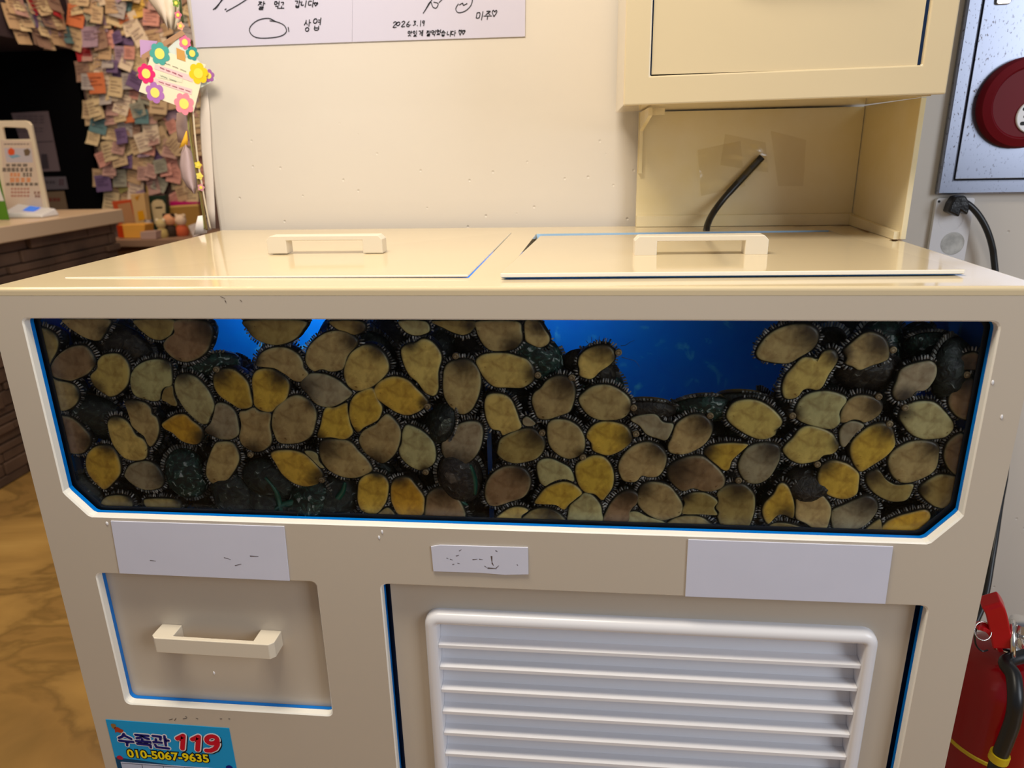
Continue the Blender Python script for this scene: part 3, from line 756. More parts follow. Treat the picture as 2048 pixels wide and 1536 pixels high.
def make_abalone(rec, idx):
    cr, tone, darks, snout, outl = rec
    ox, oy, sc = CROP[cr]
    base = TONE[tone][0]
    P = [tuple(float(v) for v in q.split(',')) for q in outl.split()]
    px = [(ox + a / sc, oy + b / sc) for a, b in P]
    yb = YG + 0.0006 + random.random() * 0.0009
    W = [fy(a, b, yb) for a, b in px]
    V2 = [Vector((w.x, w.z)) for w in W]
    area2 = sum(V2[i - 1].x * V2[i].y - V2[i].x * V2[i - 1].y for i in range(len(V2)))
    if area2 < 0: V2.reverse()
    N = 52
    out, per = closed_smooth(V2, N)
    c = sum(out, Vector((0, 0))) / N
    D = []
    for q in darks.split(';'):
        if q:
            a, b, r = (float(v) for v in q.split(','))
            w = fy(ox + a / sc, oy + b / sc, yb)
            D.append((Vector((w.x, w.z)), r / sc / FOC * 1.0))
    jit = random.uniform(0.78, 1.0); hue = random.uniform(-0.03, 0.03)
    base = tuple(min(0.93, q) for q in (base[0] * jit, base[1] * jit * (1 + hue), base[2] * jit))
    dk = (0.03, 0.016, 0.008) if tone != 'G' else (0.03, 0.02, 0.018)
    root = empty('abalone', (c.x, yb, c.y))
    bm = bmesh.new()
    cl = bm.verts.layers.float_color.new('pigment')
    def colour(p, s):
        t = 0
        for d, r in D:
            q = (p - d).length / (r * 1.25)
            e = 0.15 * pnoise(Vector((p.x * 240, p.y * 240, idx)))
            t = max(t, min(1, max(0, 1.12 - q + e)))
        t = t * t * (3 - 2 * t) * 0.93
        k = 1 + 0.14 * pnoise(Vector((p.x * 60, p.y * 60, idx * 3.1)))
        col = [b * k for b in base]
        if s == 1.0: return (0.03, 0.03, 0.025, 1)
        if s > 0.86:
            f = (s - 0.86) / 0.14 * 0.55
            col = [a * (1 - f) + b * f for a, b in zip(col, (0.40, 0.42, 0.24))]
        return tuple(a * (1 - t) + b * t for a, b in zip(col, dk)) + (1,)
    nrm = []
    for i in range(N):
        t = (out[(i + 1) % N] - out[i - 1]).normalized()
        nrm.append(Vector((t.y, -t.x)))
    ctr = bm.verts.new((c.x, yb, c.y)); ctr[cl] = colour(c, 0)
    rings = []
    for s in (0.2, 0.4, 0.6, 0.76, 0.88, 0.955, 1.0):
        rg = []
        for i, p in enumerate(out):
            q = c + (p - c) * s - nrm[i] * 0.0005
            dy = 0.00035 * pnoise(Vector((q.x * 90, q.y * 90, idx * 1.7))) + (0.0005 if s == 0.955 else 0.0) + (0.0019 if s == 1.0 else 0)
            v = bm.verts.new((q.x, yb + dy, q.y)); v[cl] = colour(q, s); rg.append(v)
        rings.append(rg)
    for k, (off, y) in enumerate(((0.0006, 0.004), (0.0014, 0.0065), (-0.002, 0.011))):
        rg = []
        for i, p in enumerate(out):
            q = p + nrm[i] * off * (1 + 0.5 * pnoise(Vector((i * 0.7, idx, k))))
            v = bm.verts.new((q.x, yb + y, q.y)); v[cl] = (0.010, 0.009, 0.008, 1); rg.append(v)
        rings.append(rg)
    for i in range(N): bm.faces.new((ctr, rings[0][i - 1], rings[0][i]))
    for A, B in zip(rings, rings[1:]):
        for i in range(N): bm.faces.new((A[i - 1], B[i - 1], B[i], A[i]))
    # frilled mantle: rows of small pale papillae round the rim
    step = 0.0030
    n = int(per / step)
    ph = random.uniform(0, 6)
    for t in range(n):
        f = t / n * N; i = int(f) % N; g = f - int(f)
        p = out[i] * (1 - g) + out[(i + 1) % N] * g
        nv = (nrm[i] * (1 - g) + nrm[(i + 1) % N] * g).normalized()
        tv = Vector((-nv.y, nv.x))
        amp = 0.5 + 0.5 * math.sin(ph + t / n * 2 * math.pi * 2) + 0.45 * pnoise(Vector((t * 0.35, idx, 5)))
        if amp < 0.10: continue
        ln = 0.0034 + 0.0034 * min(1, amp)
        w = 0.0010 + 0.0003 * random.random()
        br = random.choice((0.03, 0.07, 0.12, 0.22, 0.34, 0.5)) * (0.5 + 0.5 * amp)
        cc = (br, br * 0.97, br * 0.95, 1)
        sk = random.uniform(-0.0012, 0.0012); ln *= random.uniform(0.7, 1.15)
        y0 = yb + 0.0034; 
        a = p + nv * 0.0007; b = p + nv * ln + tv * sk
        pts = [(a - tv * w, y0), (a + tv * w, y0), (b + tv * w * 0.8, y0 + 0.0014), (b - tv * w * 0.8, y0 + 0.0014)]
        top = [bm.verts.new((q.x, y, q.y)) for q, y in pts]
        mid = bm.verts.new((((a + b) / 2).x, y0 - 0.0006, ((a + b) / 2).y))
        bot = bm.verts.new((((a + b) / 2).x, y0 + 0.0032, ((a + b) / 2).y))
        for v in top + [mid, bot]: v[cl] = cc
        for k in range(4):
            bm.faces.new((top[k - 1], top[k], mid)); bm.faces.new((top[k], top[k - 1], bot))
    if snout:
        a, b = (float(v) for v in snout.split(','))
        w = fy(ox + a / sc, oy + b / sc, yb)
        prof = [(0.0, -0.0002), (0.0012, -0.0002), (0.0022, -0.0006), (0.0034, -0.0004), (0.0042, 0.001), (0.0040, 0.005)]
        ccs = [(0.42, 0.33, 0.20, 1), (0.36, 0.27, 0.15, 1), (0.12, 0.08, 0.05, 1), (0.40, 0.30, 0.16, 1), (0.2, 0.14, 0.08, 1), (0.05, 0.04, 0.03, 1)]
        prev = None
        for (r, y), cc in zip(prof, ccs):
            rg = [bm.verts.new((w.x + r * math.cos(k * math.pi / 6), yb + y, w.z + r * math.sin(k * math.pi / 6))) for k in range(12)] if r else [bm.verts.new((w.x, yb + y, w.z))]
            for v in rg: v[cl] = cc
            if prev:
                for k in range(12):
                    if len(prev) == 1: bm.faces.new((prev[0], rg[k - 1], rg[k]))
                    else: bm.faces.new((prev[k - 1], rg[k - 1], rg[k], prev[k]))
            prev = rg
    me = bpy.data.meshes.new('body')
    bm.normal_update(); bm.to_mesh(me); bm.free()
    o = link('body', me, M['skin'], root); me.shade_smooth()
    # shell dome behind the foot
    bm = bmesh.new()
    rings = []
    for s, y in ((0.97, 0.0095), (1.02, 0.012), (1.0, 0.017), (0.86, 0.025), (0.6, 0.031), (0.3, 0.034)):
        rings.append([bm.verts.new((c.x + (p.x - c.x) * s, yb + y + 0.001 * pnoise(Vector((p.x * 50, p.y * 50, s * 9))), c.y + (p.y - c.y) * s)) for p in out[::2]])
    for A, B in zip(rings, rings[1:]):
        for i in range(len(A)): bm.faces.new((A[i - 1], B[i - 1], B[i], A[i]))
    bm.faces.new(rings[-1]); bm.faces.new(list(reversed(rings[0])))
    me = bpy.data.meshes.new('shell'); bm.normal_update(); bm.to_mesh(me); bm.free()
    link('shell', me, M[random.choice(('shell', 'shell', 'shell_brown', 'shell_green'))], root); me.shade_smooth()
    cpx = sum(a for a, b in px) / len(px); cpy = sum(b for a, b in px) / len(px)
    dirn = ''
    if D:
        v = D[0][0] - c
        vert = 'upper' if v.y > 0.35 * v.length else ('lower' if v.y < -0.35 * v.length else '')
        hor = 'right' if v.x > 0.35 * v.length else ('left' if v.x < -0.35 * v.length else '')
        dirn = ('dark ' + (vert + ' ' if vert else '') + (hor + ' ' if hor else '') + 'end').replace('  ', ' ')
    else: dirn = 'no dark end'
    return root, cpx, cpy, TONE[tone][1], dirn
recs = [l.split('|') for l in AB.split('\n')]
made = [make_abalone(r, i) for i, r in enumerate(recs)]
ZONES = [(215, 'beside window left end'), (580, 'above left blank plate'), (860, 'left of torn plate'), (1060, 'above torn plate'), (1375, 'right of torn plate'), (1785, 'above right blank plate'), (9999, 'beside window right end')]
ROWS = [(705, 'top row'), (800, 'upper row'), (880, 'middle row'), (975, 'lower row'), (9999, 'bottom row')]
cells = {}
for root, x, y, tn, dn in made:
    z = next(n for lim, n in ZONES if x < lim); r = next(n for lim, n in ROWS if y < lim)
    cells.setdefault((z, r), []).append((x, root, tn, dn))
ORD = ['first', 'second', 'third', 'fourth', 'fifth', 'sixth', 'seventh', 'eighth', 'ninth', 'tenth']
for (z, r), L in cells.items():
    L.sort(key=lambda q: q[0])
    for k, (x, root, tn, dn) in enumerate(L):
        pos = 'alone in ' + r if len(L) == 1 else ORD[k] + ' from left, ' + r
        tag(root, '%s abalone, %s, %s, %s' % (tn, dn, pos, z), 'abalone', 'abalones pressed against the tank window')

# the swimming abalone's feelers and a few long tentacles
def feelers(root, strokes):
    bm = bmesh.new()
    for st in strokes:
        pts = []
        for k, (a, b) in enumerate(st):
            w = fy(960 + a / 3.572, 630 + b / 3.572, YG + 0.003)
            pts.append(w)
        pts = smooth_pts(pts, 4)
        tube(bm, pts, [0.0005 * (1 - 0.7 * i / len(pts)) for i in range(len(pts))], 5)
    build('feelers', bm, M['ink'], root)
feelers(made[[i for i, r in enumerate(recs) if r[4].startswith('695,350')][0]][0],
        [[(1005, 220), (1040, 215), (1070, 195), (1105, 180)], [(1010, 300), (1050, 312), (1110, 330), (1140, 372)], [(850, 190), (853, 150)], [(800, 195), (795, 155)], [(880, 185), (886, 160)], [(770, 200), (755, 180)], [(905, 190), (915, 165)], [(830, 190), (822, 170)]])

# shells of the abalones deeper in the pile
random.seed(5)
def blue_open(px, py):
    if 1085 < px < 1565 and py < 690 + 0: return True
    if 1235 < px < 1545 and py < 800: return True
    if 1100 < px < 1240 and py < 735: return True
    if 412 < px < 625 and py < 706: return True
    if 412 < px < 470 and py < 722: return True
    return False
bigs = []
protos = []
def shell_proto(k):
    root = empty('abalone', (0, 0, 0))
    bm = bmesh.new()
    R = 0.030; n = 28; rings = []
    for s, h in ((1.0, 0.0), (1.03, 0.003), (0.95, 0.009), (0.78, 0.0145), (0.55, 0.018), (0.3, 0.0197), (0.1, 0.020)):
        rings.append([bm.verts.new((s * R * math.cos(2 * math.pi * i / n) * 1.28 + (1 - s) * 0.008, -h - 0.0016 * pnoise(Vector((math.cos(6.283 * i / n) * 2.5, s * 7, k * 9))), s * R * math.sin(2 * math.pi * i / n) * (0.92 + 0.08 * math.cos(2 * math.pi * i / n)))) for i in range(n)])
    for A, B in zip(rings, rings[1:]):
        for i in range(n): bm.faces.new((A[i - 1], A[i], B[i], B[i - 1]))
    bm.faces.new(rings[-1]); bm.faces.new(list(reversed(rings[0])))
    for j in range(5):   # row of breathing pores
        a = math.radians(205 + j * 22)
        bmesh.ops.create_uvsphere(bm, u_segments=8, v_segments=6, radius=0.0016, matrix=Matrix.Translation((0.031 * math.cos(a), -0.0105, 0.021 * math.sin(a))))
    build('shell', bm, M[('shell', 'shell_green', 'shell_brown')[k % 3]], root, smooth=0)
    bm = bmesh.new(); cl = bm.verts.layers.float_color.new('pigment')
    for t in range(58):
        a = 2 * math.pi * t / 58
        if math.sin(a * 2 + k) < -0.5: continue
        r0, r1 = 0.0302, 0.0345 + 0.001 * random.random(); w = 0.0011
        ca, sa = math.cos(a), math.sin(a)
        br = random.choice((0.05, 0.10, 0.16, 0.24))
        q = [(r0 * ca - w * sa, r0 * sa + w * ca), (r0 * ca + w * sa, r0 * sa - w * ca), (r1 * ca + w * sa, r1 * sa - w * ca), (r1 * ca - w * sa, r1 * sa + w * ca)]
        vs = [bm.verts.new((x * 1.28, -0.0008, z * 0.95)) for x, z in q] + [bm.verts.new((x * 1.28, 0.0012, z * 0.95)) for x, z in q]
        for v in vs: v[cl] = (br, br, br * 0.95, 1)
        for f in ((0, 1, 2, 3), (7, 6, 5, 4), (0, 4, 5, 1), (1, 5, 6, 2), (2, 6, 7, 3), (3, 7, 4, 0)): bm.faces.new([vs[i] for i in f])
    for s, y in ((1.0, 0.0005),):
        rg = [bm.verts.new((0.0305 * 1.28 * math.cos(6.283 * i / 24), y, 0.0305 * 0.95 * math.sin(6.283 * i / 24))) for i in range(24)]
        r2 = [bm.verts.new((0.026 * 1.28 * math.cos(6.283 * i / 24), 0.007, 0.026 * 0.95 * math.sin(6.283 * i / 24))) for i in range(24)]
        for v in rg: v[cl] = (0.02, 0.018, 0.015, 1)
        for v in r2: v[cl] = (0.16, 0.11, 0.04, 1)
        for i in range(24): bm.faces.new((rg[i - 1], rg[i], r2[i], r2[i - 1]))
        bm.faces.new(r2)
    me = bpy.data.meshes.new('body'); bmesh.ops.recalc_face_normals(bm, faces=bm.faces); bm.to_mesh(me); bm.free()
    link('body', me, M['skin'], root)
    return root
protos = [shell_proto(k) for k in range(6)]
used = set()
def place_shell(x, y, z, rx, rz, tilt, sc, label):
    k = random.randrange(6); p = protos[k]
    if k not in used: r = p; used.add(k)
    else:
        r = p.copy(); COL.objects.link(r)
        for ch in list(p.children):
            c = ch.copy(); COL.objects.link(c); c.parent = r
    r.location = (x, y, z); r.rotation_euler = (rx, tilt, rz); r.scale = (sc, sc, sc)
    tag(r, label, 'abalone', 'dark abalones deeper in the pile')
for layer, (ly, ncol) in enumerate(((0.074, 17), (0.125, 14), (0.18, 12))):
    for row in range(5):
        for colm in range(ncol):
            x = 0.055 + colm * 1.15 / ncol + random.uniform(-0.012, 0.012) + (row % 2) * 0.03
            z = 0.635 + row * 0.054 + random.uniform(-0.008, 0.008)
            y = ly + random.uniform(-0.006, 0.016)
            px, py = proj((x, y - 0.01, z))
            if not (0.05 < x < 1.15): continue
            if any(blue_open(px + a, py + b) for a in (-42, 0, 42) for b in (-34, 0, 30)): continue
            lab = 'dark shelled abalone deeper in the pile, '
            lab += 'seen through gaps above the left blank plate' if px < 620 else 'seen through gaps above the torn plate' if px < 1080 else 'seen through gaps in the right half'
            place_shell(x, y, z, random.uniform(-0.5, 0.5), random.uniform(-0.5, 0.5), random.uniform(0, 6.28), random.uniform(0.85, 1.1) * (1.15 if layer else 1), lab)
# traced extra: dark shells standing at the rim of the blue gap and in the open gap lower left
for (a, b, y, rx, rz, t, s) in [(1295, 815, 0.046, 0.9, 0.1, 0.1, 0.9), (1400, 812, 0.05, 0.8, -0.2, -0.2, 0.95), (1180, 735, 0.052, 0.6, 0.2, 0.6, 0.9), (1075, 712, 0.045, 0.3, 0.3, 0.8, 0.95), (1480, 800, 0.055, 0.9, 0.1, 0.1, 0.9),
                                (470, 985, 0.040, 0.2, 0.4, 1.2, 1.0), (545, 955, 0.045, -0.2, 0.2, 0.4, 1.0), (620, 1000, 0.040, 0.1, -0.3, 2.2, 1.05), (680, 985, 0.046, 0.3, 0.3, 2.9, 1.0), (540, 1005, 0.042, -0.1, 0, 0.9, 0.9), (375, 945, 0.04, 0.1, 0.5, 1.4, 0.95), (920, 950, 0.038, 0.2, 0.5, 1.3, 1.0), (885, 845, 0.036, 0.3, -0.5, 2.2, 0.8), (1620, 965, 0.04, 0.5, 0.1, 2.9, 0.85), (195, 830, 0.05, 0.2, 0.2, 0.5, 1.1), (250, 690, 0.05, 0.2, 0, 0.3, 1.0), (1730, 740, 0.05, 0.5, 0.2, 0.2, 1.0), (1900, 740, 0.045, 0.1, 0.6, 1.2, 1.1), (165, 985, 0.04, 0.1, 0.2, 2.5, 0.9), (1860, 690, 0.06, 0.6, 0.1, 0.2, 0.8), (430, 730, 0.05, 0.7, 0.2, -0.2, 0.9), (1230, 905, 0.05, 0.2, 0.2, 1.5, 0.8)]:
    p = fy(a, b, y)
    lab = 'dark shelled abalone in an open gap ' + ('low down above the left blank plate' if a < 720 and b > 900 else 'near the left window end' if a < 440 else 'above the torn plate' if a < 960 else 'along the edge of the blue water' if b < 820 and a < 1500 else 'in the right part of the window')
    place_shell(p.x, y, p.z, rx, rz, t, s, lab)
for k, p in enumerate(protos):
    if k not in used:
        for c in list(p.children): bpy.data.objects.remove(c)
        bpy.data.objects.remove(p)

# strands of kelp in the open gap
for i, (pts, lab) in enumerate([([(530, 955), (552, 985), (560, 1015), (563, 1035)], 'curved dark green kelp strand below the lone tan abalone, low left in window'),
                                ([(605, 1000), (570, 1008), (545, 1022)], 'kelp strand lying flat near the window bottom, left of the others'),
                                ([(570, 1012), (592, 1004), (606, 990)], 'short kelp strand tip under the golden abalone above the left plate'),
                                ([(690, 965), (684, 985), (668, 1003), (650, 1015)], 'thin kelp strand bending left, left of the two bottom golden abalones'),
                                ([(905, 935), (915, 965), (920, 1000), (935, 1010)], 'green kelp strand above the torn plate, right of the brown bottom abalone'),
                                ([(940, 930), (948, 960), (950, 990)], 'second kelp strand above the torn plate, nearer the divider')]):
    bm = bmesh.new()
    P = smooth_pts([fy(a, b, 0.0262) for a, b in pts], 5)
    n = len(P); A = []
    for k, p in enumerate(P):
        t = (P[min(k + 1, n - 1)] - P[max(k - 1, 0)]).normalized(); nn = Vector((-t.z, 0, t.x)) * 0.0042 * math.sin(math.pi * (0.15 + 0.8 * k / n))
        A.append([bm.verts.new(p + nn), bm.verts.new(p + Vector((0, -0.0012, 0))), bm.verts.new(p - nn), bm.verts.new(p + Vector((0, 0.0012, 0)))])
    for a, b in zip(A, A[1:]):
        for k in range(4): bm.faces.new((a[k - 1], a[k], b[k], b[k - 1]))
    bm.faces.new(A[0]); bm.faces.new(A[-1])
    tag(build('kelp_strand', bm, M['kelp'], smooth=0), lab, 'seaweed', 'kelp strands among the abalones')
# ------------------------------------------------------------------ upper cabinet on its stand
up = empty('upper_cabinet', (1.0, 0.45, TT), 'cream upper cabinet standing on the right rear of the tank, stained open stand below', 'cabinet')
FYU = 0.30
bm = bmesh.new()
prism(bm, [(0.771, 1.149), (1.199, 1.153), (1.199, 1.62), (0.771, 1.62)], [[(0.8065, 1.1865), (1.1635, 1.190), (1.1635, 1.585), (0.8065, 1.585)]], FYU, FYU + 0.012)
build('face_frame', bm, M['cream'], up, bev=0.002)
bm = bmesh.new()
box(bm, 0.771, 0.783, FYU + 0.0125, 0.604, 1.150, 1.62); box(bm, 1.187, 1.199, FYU + 0.0125, 0.604, 1.154, 1.62)
box(bm, 0.784, 1.186, FYU + 0.0125, 0.604, 1.1515, 1.163); box(bm, 0.784, 1.186, 0.592, 0.604, 1.164, 1.62)
box(bm, 0.784, 1.186, FYU + 0.0125, 0.591, 1.608, 1.62)
build('casing', bm, M['cream'], up, bev=0.001)
ud = empty('cabinet_door', (0.985, FYU, 1.19)); ud.parent = up; ud.location = Vector((0.985, FYU, 1.19)) - Vector(up.location)
bm = bmesh.new(); box(bm, 0.8085, 1.1585, FYU + 0.0045, FYU + 0.0115, 1.1885, 1.583)
build('door_panel', bm, M['cream'], ud)
for a_, b_, c_ in ((0.8068, 0.8083, 1.1875), (1.1588, 1.1632, 1.191)):
    bm = bmesh.new(); box(bm, a_, b_, FYU + 0.006, FYU + 0.011, c_, 1.584); build('navy_edge_strip', bm, M['navy_gap'], ud)
bm = bmesh.new(); handle_mesh(bm, (0.985, FYU + 0.0045, 1.345), (1, 0, 0), (0, -1, 0), (0, 0, 1), W=0.17)
build('handle', bm, M['handle'], ud, bev=0.0012)
M['stain'] = mat('yellowed_panel', (0.80, 0.70, 0.47), 0.25, col2=(0.75, 0.62, 0.32), nscale=7)
bm = bmesh.new()
box(bm, 0.812, 1.196, 0.592, 0.600, TT + 0.0004, 1.1495)
build('stand_back_panel', bm, M['stain'], up)
bm = bmesh.new()
prism(bm, [(0.373, TT + 0.0006), (0.602, TT + 0.0006), (0.602, 1.151), (0.373, 1.1525)], [], 1.1975, 1.2055, 'YZ')
build('stand_side_panel', bm, M['stain'], up, bev=0.001)
bm = bmesh.new()
prism(bm, [(0.585, 1.045), (0.591, 1.045), (0.591, 1.1495), (0.40, 1.1495), (0.40, 1.138), (0.585, 1.118)], [], 0.8135, 0.8195, 'YZ')
box(bm, 0.820, 0.842, 0.44, 0.4485, 1.140, 1.1495)
build('stand_bracket', bm, M['stain'], up)
bm = bmesh.new()
box(bm, 0.8125, 1.197, 0.580, 0.5915, TT + 0.0006, TT + 0.020)
prism(bm, [(0.378, TT + 0.0006), (0.5915, TT + 0.0006), (0.5915, TT + 0.019), (0.378, TT + 0.012)], [], 1.189, 1.197, 'YZ')
build('stand_base_rail', bm, M['stain'], up)
M['rust'] = mat('rust', (0.36, 0.15, 0.02), 0.6, noise=0.5, nscale=120)
bm = bmesh.new()
random.seed(3)
for (x, y, n, sx, sy) in [(1.178, 0.574, 18, 0.012, 0.005), (1.1855, 0.50, 26, 0.0024, 0.035), (1.190, 0.368, 46, 0.008, 0.007), (1.12, 0.576, 16, 0.03, 0.0016)]:
    for k in range(n):
        disc_c = (x + random.uniform(-sx, sx), y + random.uniform(-sy, sy)); r = random.uniform(0.0008, 0.0022)
        vs = [bm.verts.new((disc_c[0] + r * math.cos(a) * 1.5, disc_c[1] + r * math.sin(a), TT + 0.0007)) for a in (0, 1.05, 2.1, 3.14, 4.2, 5.2)]
        bm.faces.new(vs)
build('rust_stain', bm, M['rust'], up)
# clear tape stuck on the back panel
def tape(pts, label, y=0.5915, crumple=0.002, parent=None):
    q = [fy(a, b, y) for a, b in pts]
    bm = bmesh.new()
    x0, x1 = min(p.x for p in q), max(p.x for p in q); z0, z1 = min(p.z for p in q), max(p.z for p in q)
    n = 9; g = []
    for i in range(n):
        r = []
        for j in range(n):
            u, v = i / (n - 1), j / (n - 1)
            top = q[0].lerp(q[1], u); bot = q[3].lerp(q[2], u)
            p = top.lerp(bot, v)
            p.y -= 0.0006 + crumple * abs(pnoise(Vector((p.x * 130, p.z * 130, 2.5)))) * 2
            r.append(bm.verts.new(p))
        g.append(r)
    for i in range(n - 1):
        for j in range(n - 1): bm.faces.new((g[i][j], g[i + 1][j], g[i + 1][j + 1], g[i][j + 1]))
    o = build('clear_tape', bm, M['tape'], smooth=0)
    return tag(o, label, 'tape')
tape([(1450, 268), (1531, 285), (1536, 345), (1440, 330)], 'crumpled clear tape on the stand back panel, above the cut cable tip', crumple=0.004)
tape([(1395, 300), (1480, 282), (1490, 372), (1402, 392)], 'crumpled clear tape left of the cut cable, on the yellowed back panel', crumple=0.004)
tape([(1541, 262), (1612, 280), (1606, 372), (1556, 372)], 'clear tape right of the cut cable, on the yellowed back panel')
# yellow glue residue
M['glue'] = mat('yellow_glue_stain', (0.50, 0.38, 0.07), 0.3, noise=0.15, nscale=40)
# cut black cable
tipp = [at(1412, 467, 1, 0.512), at(1416, 447, 1, 0.53), at(1427, 425, 1, 0.555), at(1447, 398, 1, 0.572), at(1472, 370, 1, 0.580), at(1497, 343, 1, 0.583), at(1524, 314, 1, 0.583)]
tipp = [tipp[0] + Vector((0, 0.004, -0.03))] + tipp
bm = bmesh.new()
sp = smooth_pts(tipp, 6)
tube(bm, sp, [0.0058 if i < len(sp) * 0.62 else 0.0062 for i in range(len(sp))], 14)
cab = tag(build('cut_cable', bm, M['black_cable'], smooth=40), 'black cable rising from behind the right lid, its cut end taped to the back panel', 'cable')
bm = bmesh.new()
tube(bm, [sp[-12] , sp[-9] + Vector((0.001, -0.0005, 0.0)), sp[-6], sp[-3]], [0.0070, 0.0082, 0.0074, 0.0078], 9)
build('tape_wrap', bm, M['tape'], cab)

# ------------------------------------------------------------------ wall papers with handwriting
JC = {'ㄱ': [[(0.1, .15), (.85, .15), (.75, .9)]], 'ㄴ': [[(.15, .1), (.15, .8), (.9, .75)]], 'ㄷ': [[(.9, .15), (.1, .15), (.1, .8), (.95, .78)]],
      'ㄹ': [[(.1, .1), (.85, .1), (.85, .45), (.15, .5), (.15, .9), (.95, .85)]], 'ㅁ': [[(.15, .15), (.15, .85)], [(.15, .15), (.85, .12), (.85, .85), (.15, .88)]],
      'ㅂ': [[(.15, .1), (.18, .9), (.85, .88), (.85, .1)], [(.17, .5), (.85, .48)]], 'ㅅ': [[(.5, .05), (.45, .4), (.05, .95)], [(.47, .4), (.95, .9)]],
      'ㅆ': [[(.3, .05), (.25, .4), (.0, .95)], [(.27, .4), (.5, .9)], [(.75, .05), (.7, .4), (.45, .95)], [(.72, .4), (1.0, .9)]],
      'ㅇ': [[(.5 + .4 * math.cos(a), .5 + .4 * math.sin(a)) for a in [k * math.pi / 6 for k in range(13)]]],
      'ㅈ': [[(.1, .1), (.9, .1), (.45, .5), (.05, .95)], [(.5, .5), (.95, .9)]], 'ㅍ': [[(.1, .15), (.9, .15)], [(.3, .15), (.35, .8)], [(.7, .15), (.65, .8)], [(.05, .85), (.95, .8)]]}
JV = {'ㅏ': [[(.4, 0), (.4, 1)], [(.4, .45), (.95, .42)]], 'ㅓ': [[(.7, 0), (.7, 1)], [(.05, .45), (.7, .45)]], 'ㅣ': [[(.5, 0), (.5, 1)]], 'ㅕ': [[(.7, 0), (.7, 1)], [(.05, .3), (.7, .3)], [(.05, .6), (.7, .6)]],
      'ㅔ': [[(.5, .05), (.5, .95)], [(.05, .45), (.5, .45)], [(.9, 0), (.9, 1)]], 'ㅗ': [[(0, .85), (1, .8)], [(.5, .2), (.5, .85)]], 'ㅜ': [[(0, .2), (1, .17)], [(.5, .2), (.5, 1)]], 'ㅡ': [[(0, .5), (1, .45)]]}
CH, JU, JO = 'ㄱㄲㄴㄷㄸㄹㅁㅂㅃㅅㅆㅇㅈㅉㅊㅋㅌㅍㅎ', 'ㅏㅐㅑㅒㅓㅔㅕㅖㅗㅘㅙㅚㅛㅜㅝㅞㅟㅠㅡㅢㅣ', ' ㄱㄲㄳㄴㄵㄶㄷㄹㄺㄻㄼㄽㄾㄿㅀㅁㅂㅄㅅㅆㅇㅈㅊㅋㅌㅍㅎ'
DG = {'0': JC['ㅇ'], '1': [[(.5, 0), (.5, 1)]], '2': [[(.1, .25), (.5, .0), (.85, .25), (.1, 1), (.95, .95)]], '3': [[(.1, .1), (.8, .1), (.4, .45), (.85, .7), (.1, 1)]],
      '6': [[(.7, 0), (.2, .5), (.2, .9), (.7, .95), (.8, .65), (.2, .6)]], '9': [[(.8, .1), (.3, .1), (.2, .4), (.7, .45), (.8, .1), (.7, 1)]], '.': [[(.3, .9), (.4, 1)]],
      '♡': [[(.5, 1), (.05, .35), (.25, .05), (.5, .3), (.78, .05), (.95, .35), (.5, 1)]]}
def glyph(ch):
    if ch in DG: return DG[ch]
    k = ord(ch) - 0xAC00
    if k < 0: return []
    c, v, t = CH[k // 588], JU[(k % 588) // 28], JO[k % 28]
    out = []
    def put(st, x0, y0, x1, y1):
        for s in st: out.append([(x0 + a * (x1 - x0), y0 + b * (y1 - y0)) for a, b in s])
    h = 0.56 if t != ' ' else 1.0
    if v in 'ㅗㅜㅡ':
        put(JC[c], .2, 0, .8, h * .5); put(JV[v], 0, h * .5, 1, h)
    else:
        put(JC[c], 0, h * .05, .52, h * .85); put(JV[v], .58, 0, 1, h)
    if t != ' ': put(JC[t], .2, .62, .85, 1)
    return out
def ink(parent, strokes, y, w, m, name='handwriting', planar=True):
    """strokes: polylines of photo points laid on the plane y"""
    bm = bmesh.new()
    for st in strokes:
        q = [fy(a, b, y) for a, b in st]
        q = smooth_pts(q, 3) if len(q) > 2 else q
        for p, r in zip(q, q[1:]):
            v = r - p
            if v.length < 1e-5: continue
            nn = Vector((-v.z, 0, v.x)).normalized() * w; e = v.normalized() * w * 0.5
            bm.faces.new([bm.verts.new(k) for k in (p - nn - e, r - nn + e, r + nn + e, p + nn - e)])
    me = bpy.data.meshes.new(name); bm.to_mesh(me); bm.free()
    return link(name, me, m, parent)
def word(txt, x0, y0, dx, dy, w, h):
    """letters from x0,y0 stepping dx,dy"""
    out = []
    for i, ch in enumerate(txt):
        if ch == ' ': continue
        jx, jy, sl = (pnoise(Vector((x0 * .37, i * 1.7, k))) for k in (1, 5, 9))
        for s in glyph(ch): out.append([(x0 + dx * i + (a + 0.18 * (0.5 - b) + 0.25 * jx + 0.25 * sl * b) * w, y0 + dy * i + (b * (1 + 0.3 * sl) + 0.22 * jy) * h) for a, b in s])
    return out
c2 = lambda pts: [(340 + a / 2.844, b / 2.844) for a, b in pts]
YP = WY - 0.002
def sheet(name, pts, y, m, label, cat, th=0.0008, parent=None):
    q = [fy(a, b, y) for a, b in pts]
    bm = bmesh.new(); prism(bm, [(p.x, p.z) for p in q], [], y, y + th)
    o = build(name, bm, m, parent)
    return tag(o, label, cat) if parent is None else o
p1 = sheet('signed_paper', [(368, -120), (706, -130), (704, 84), (392, 95)], YP, M['paper'], 'left signed white paper on the wall, with a big drawn oval and black writing', 'paper')
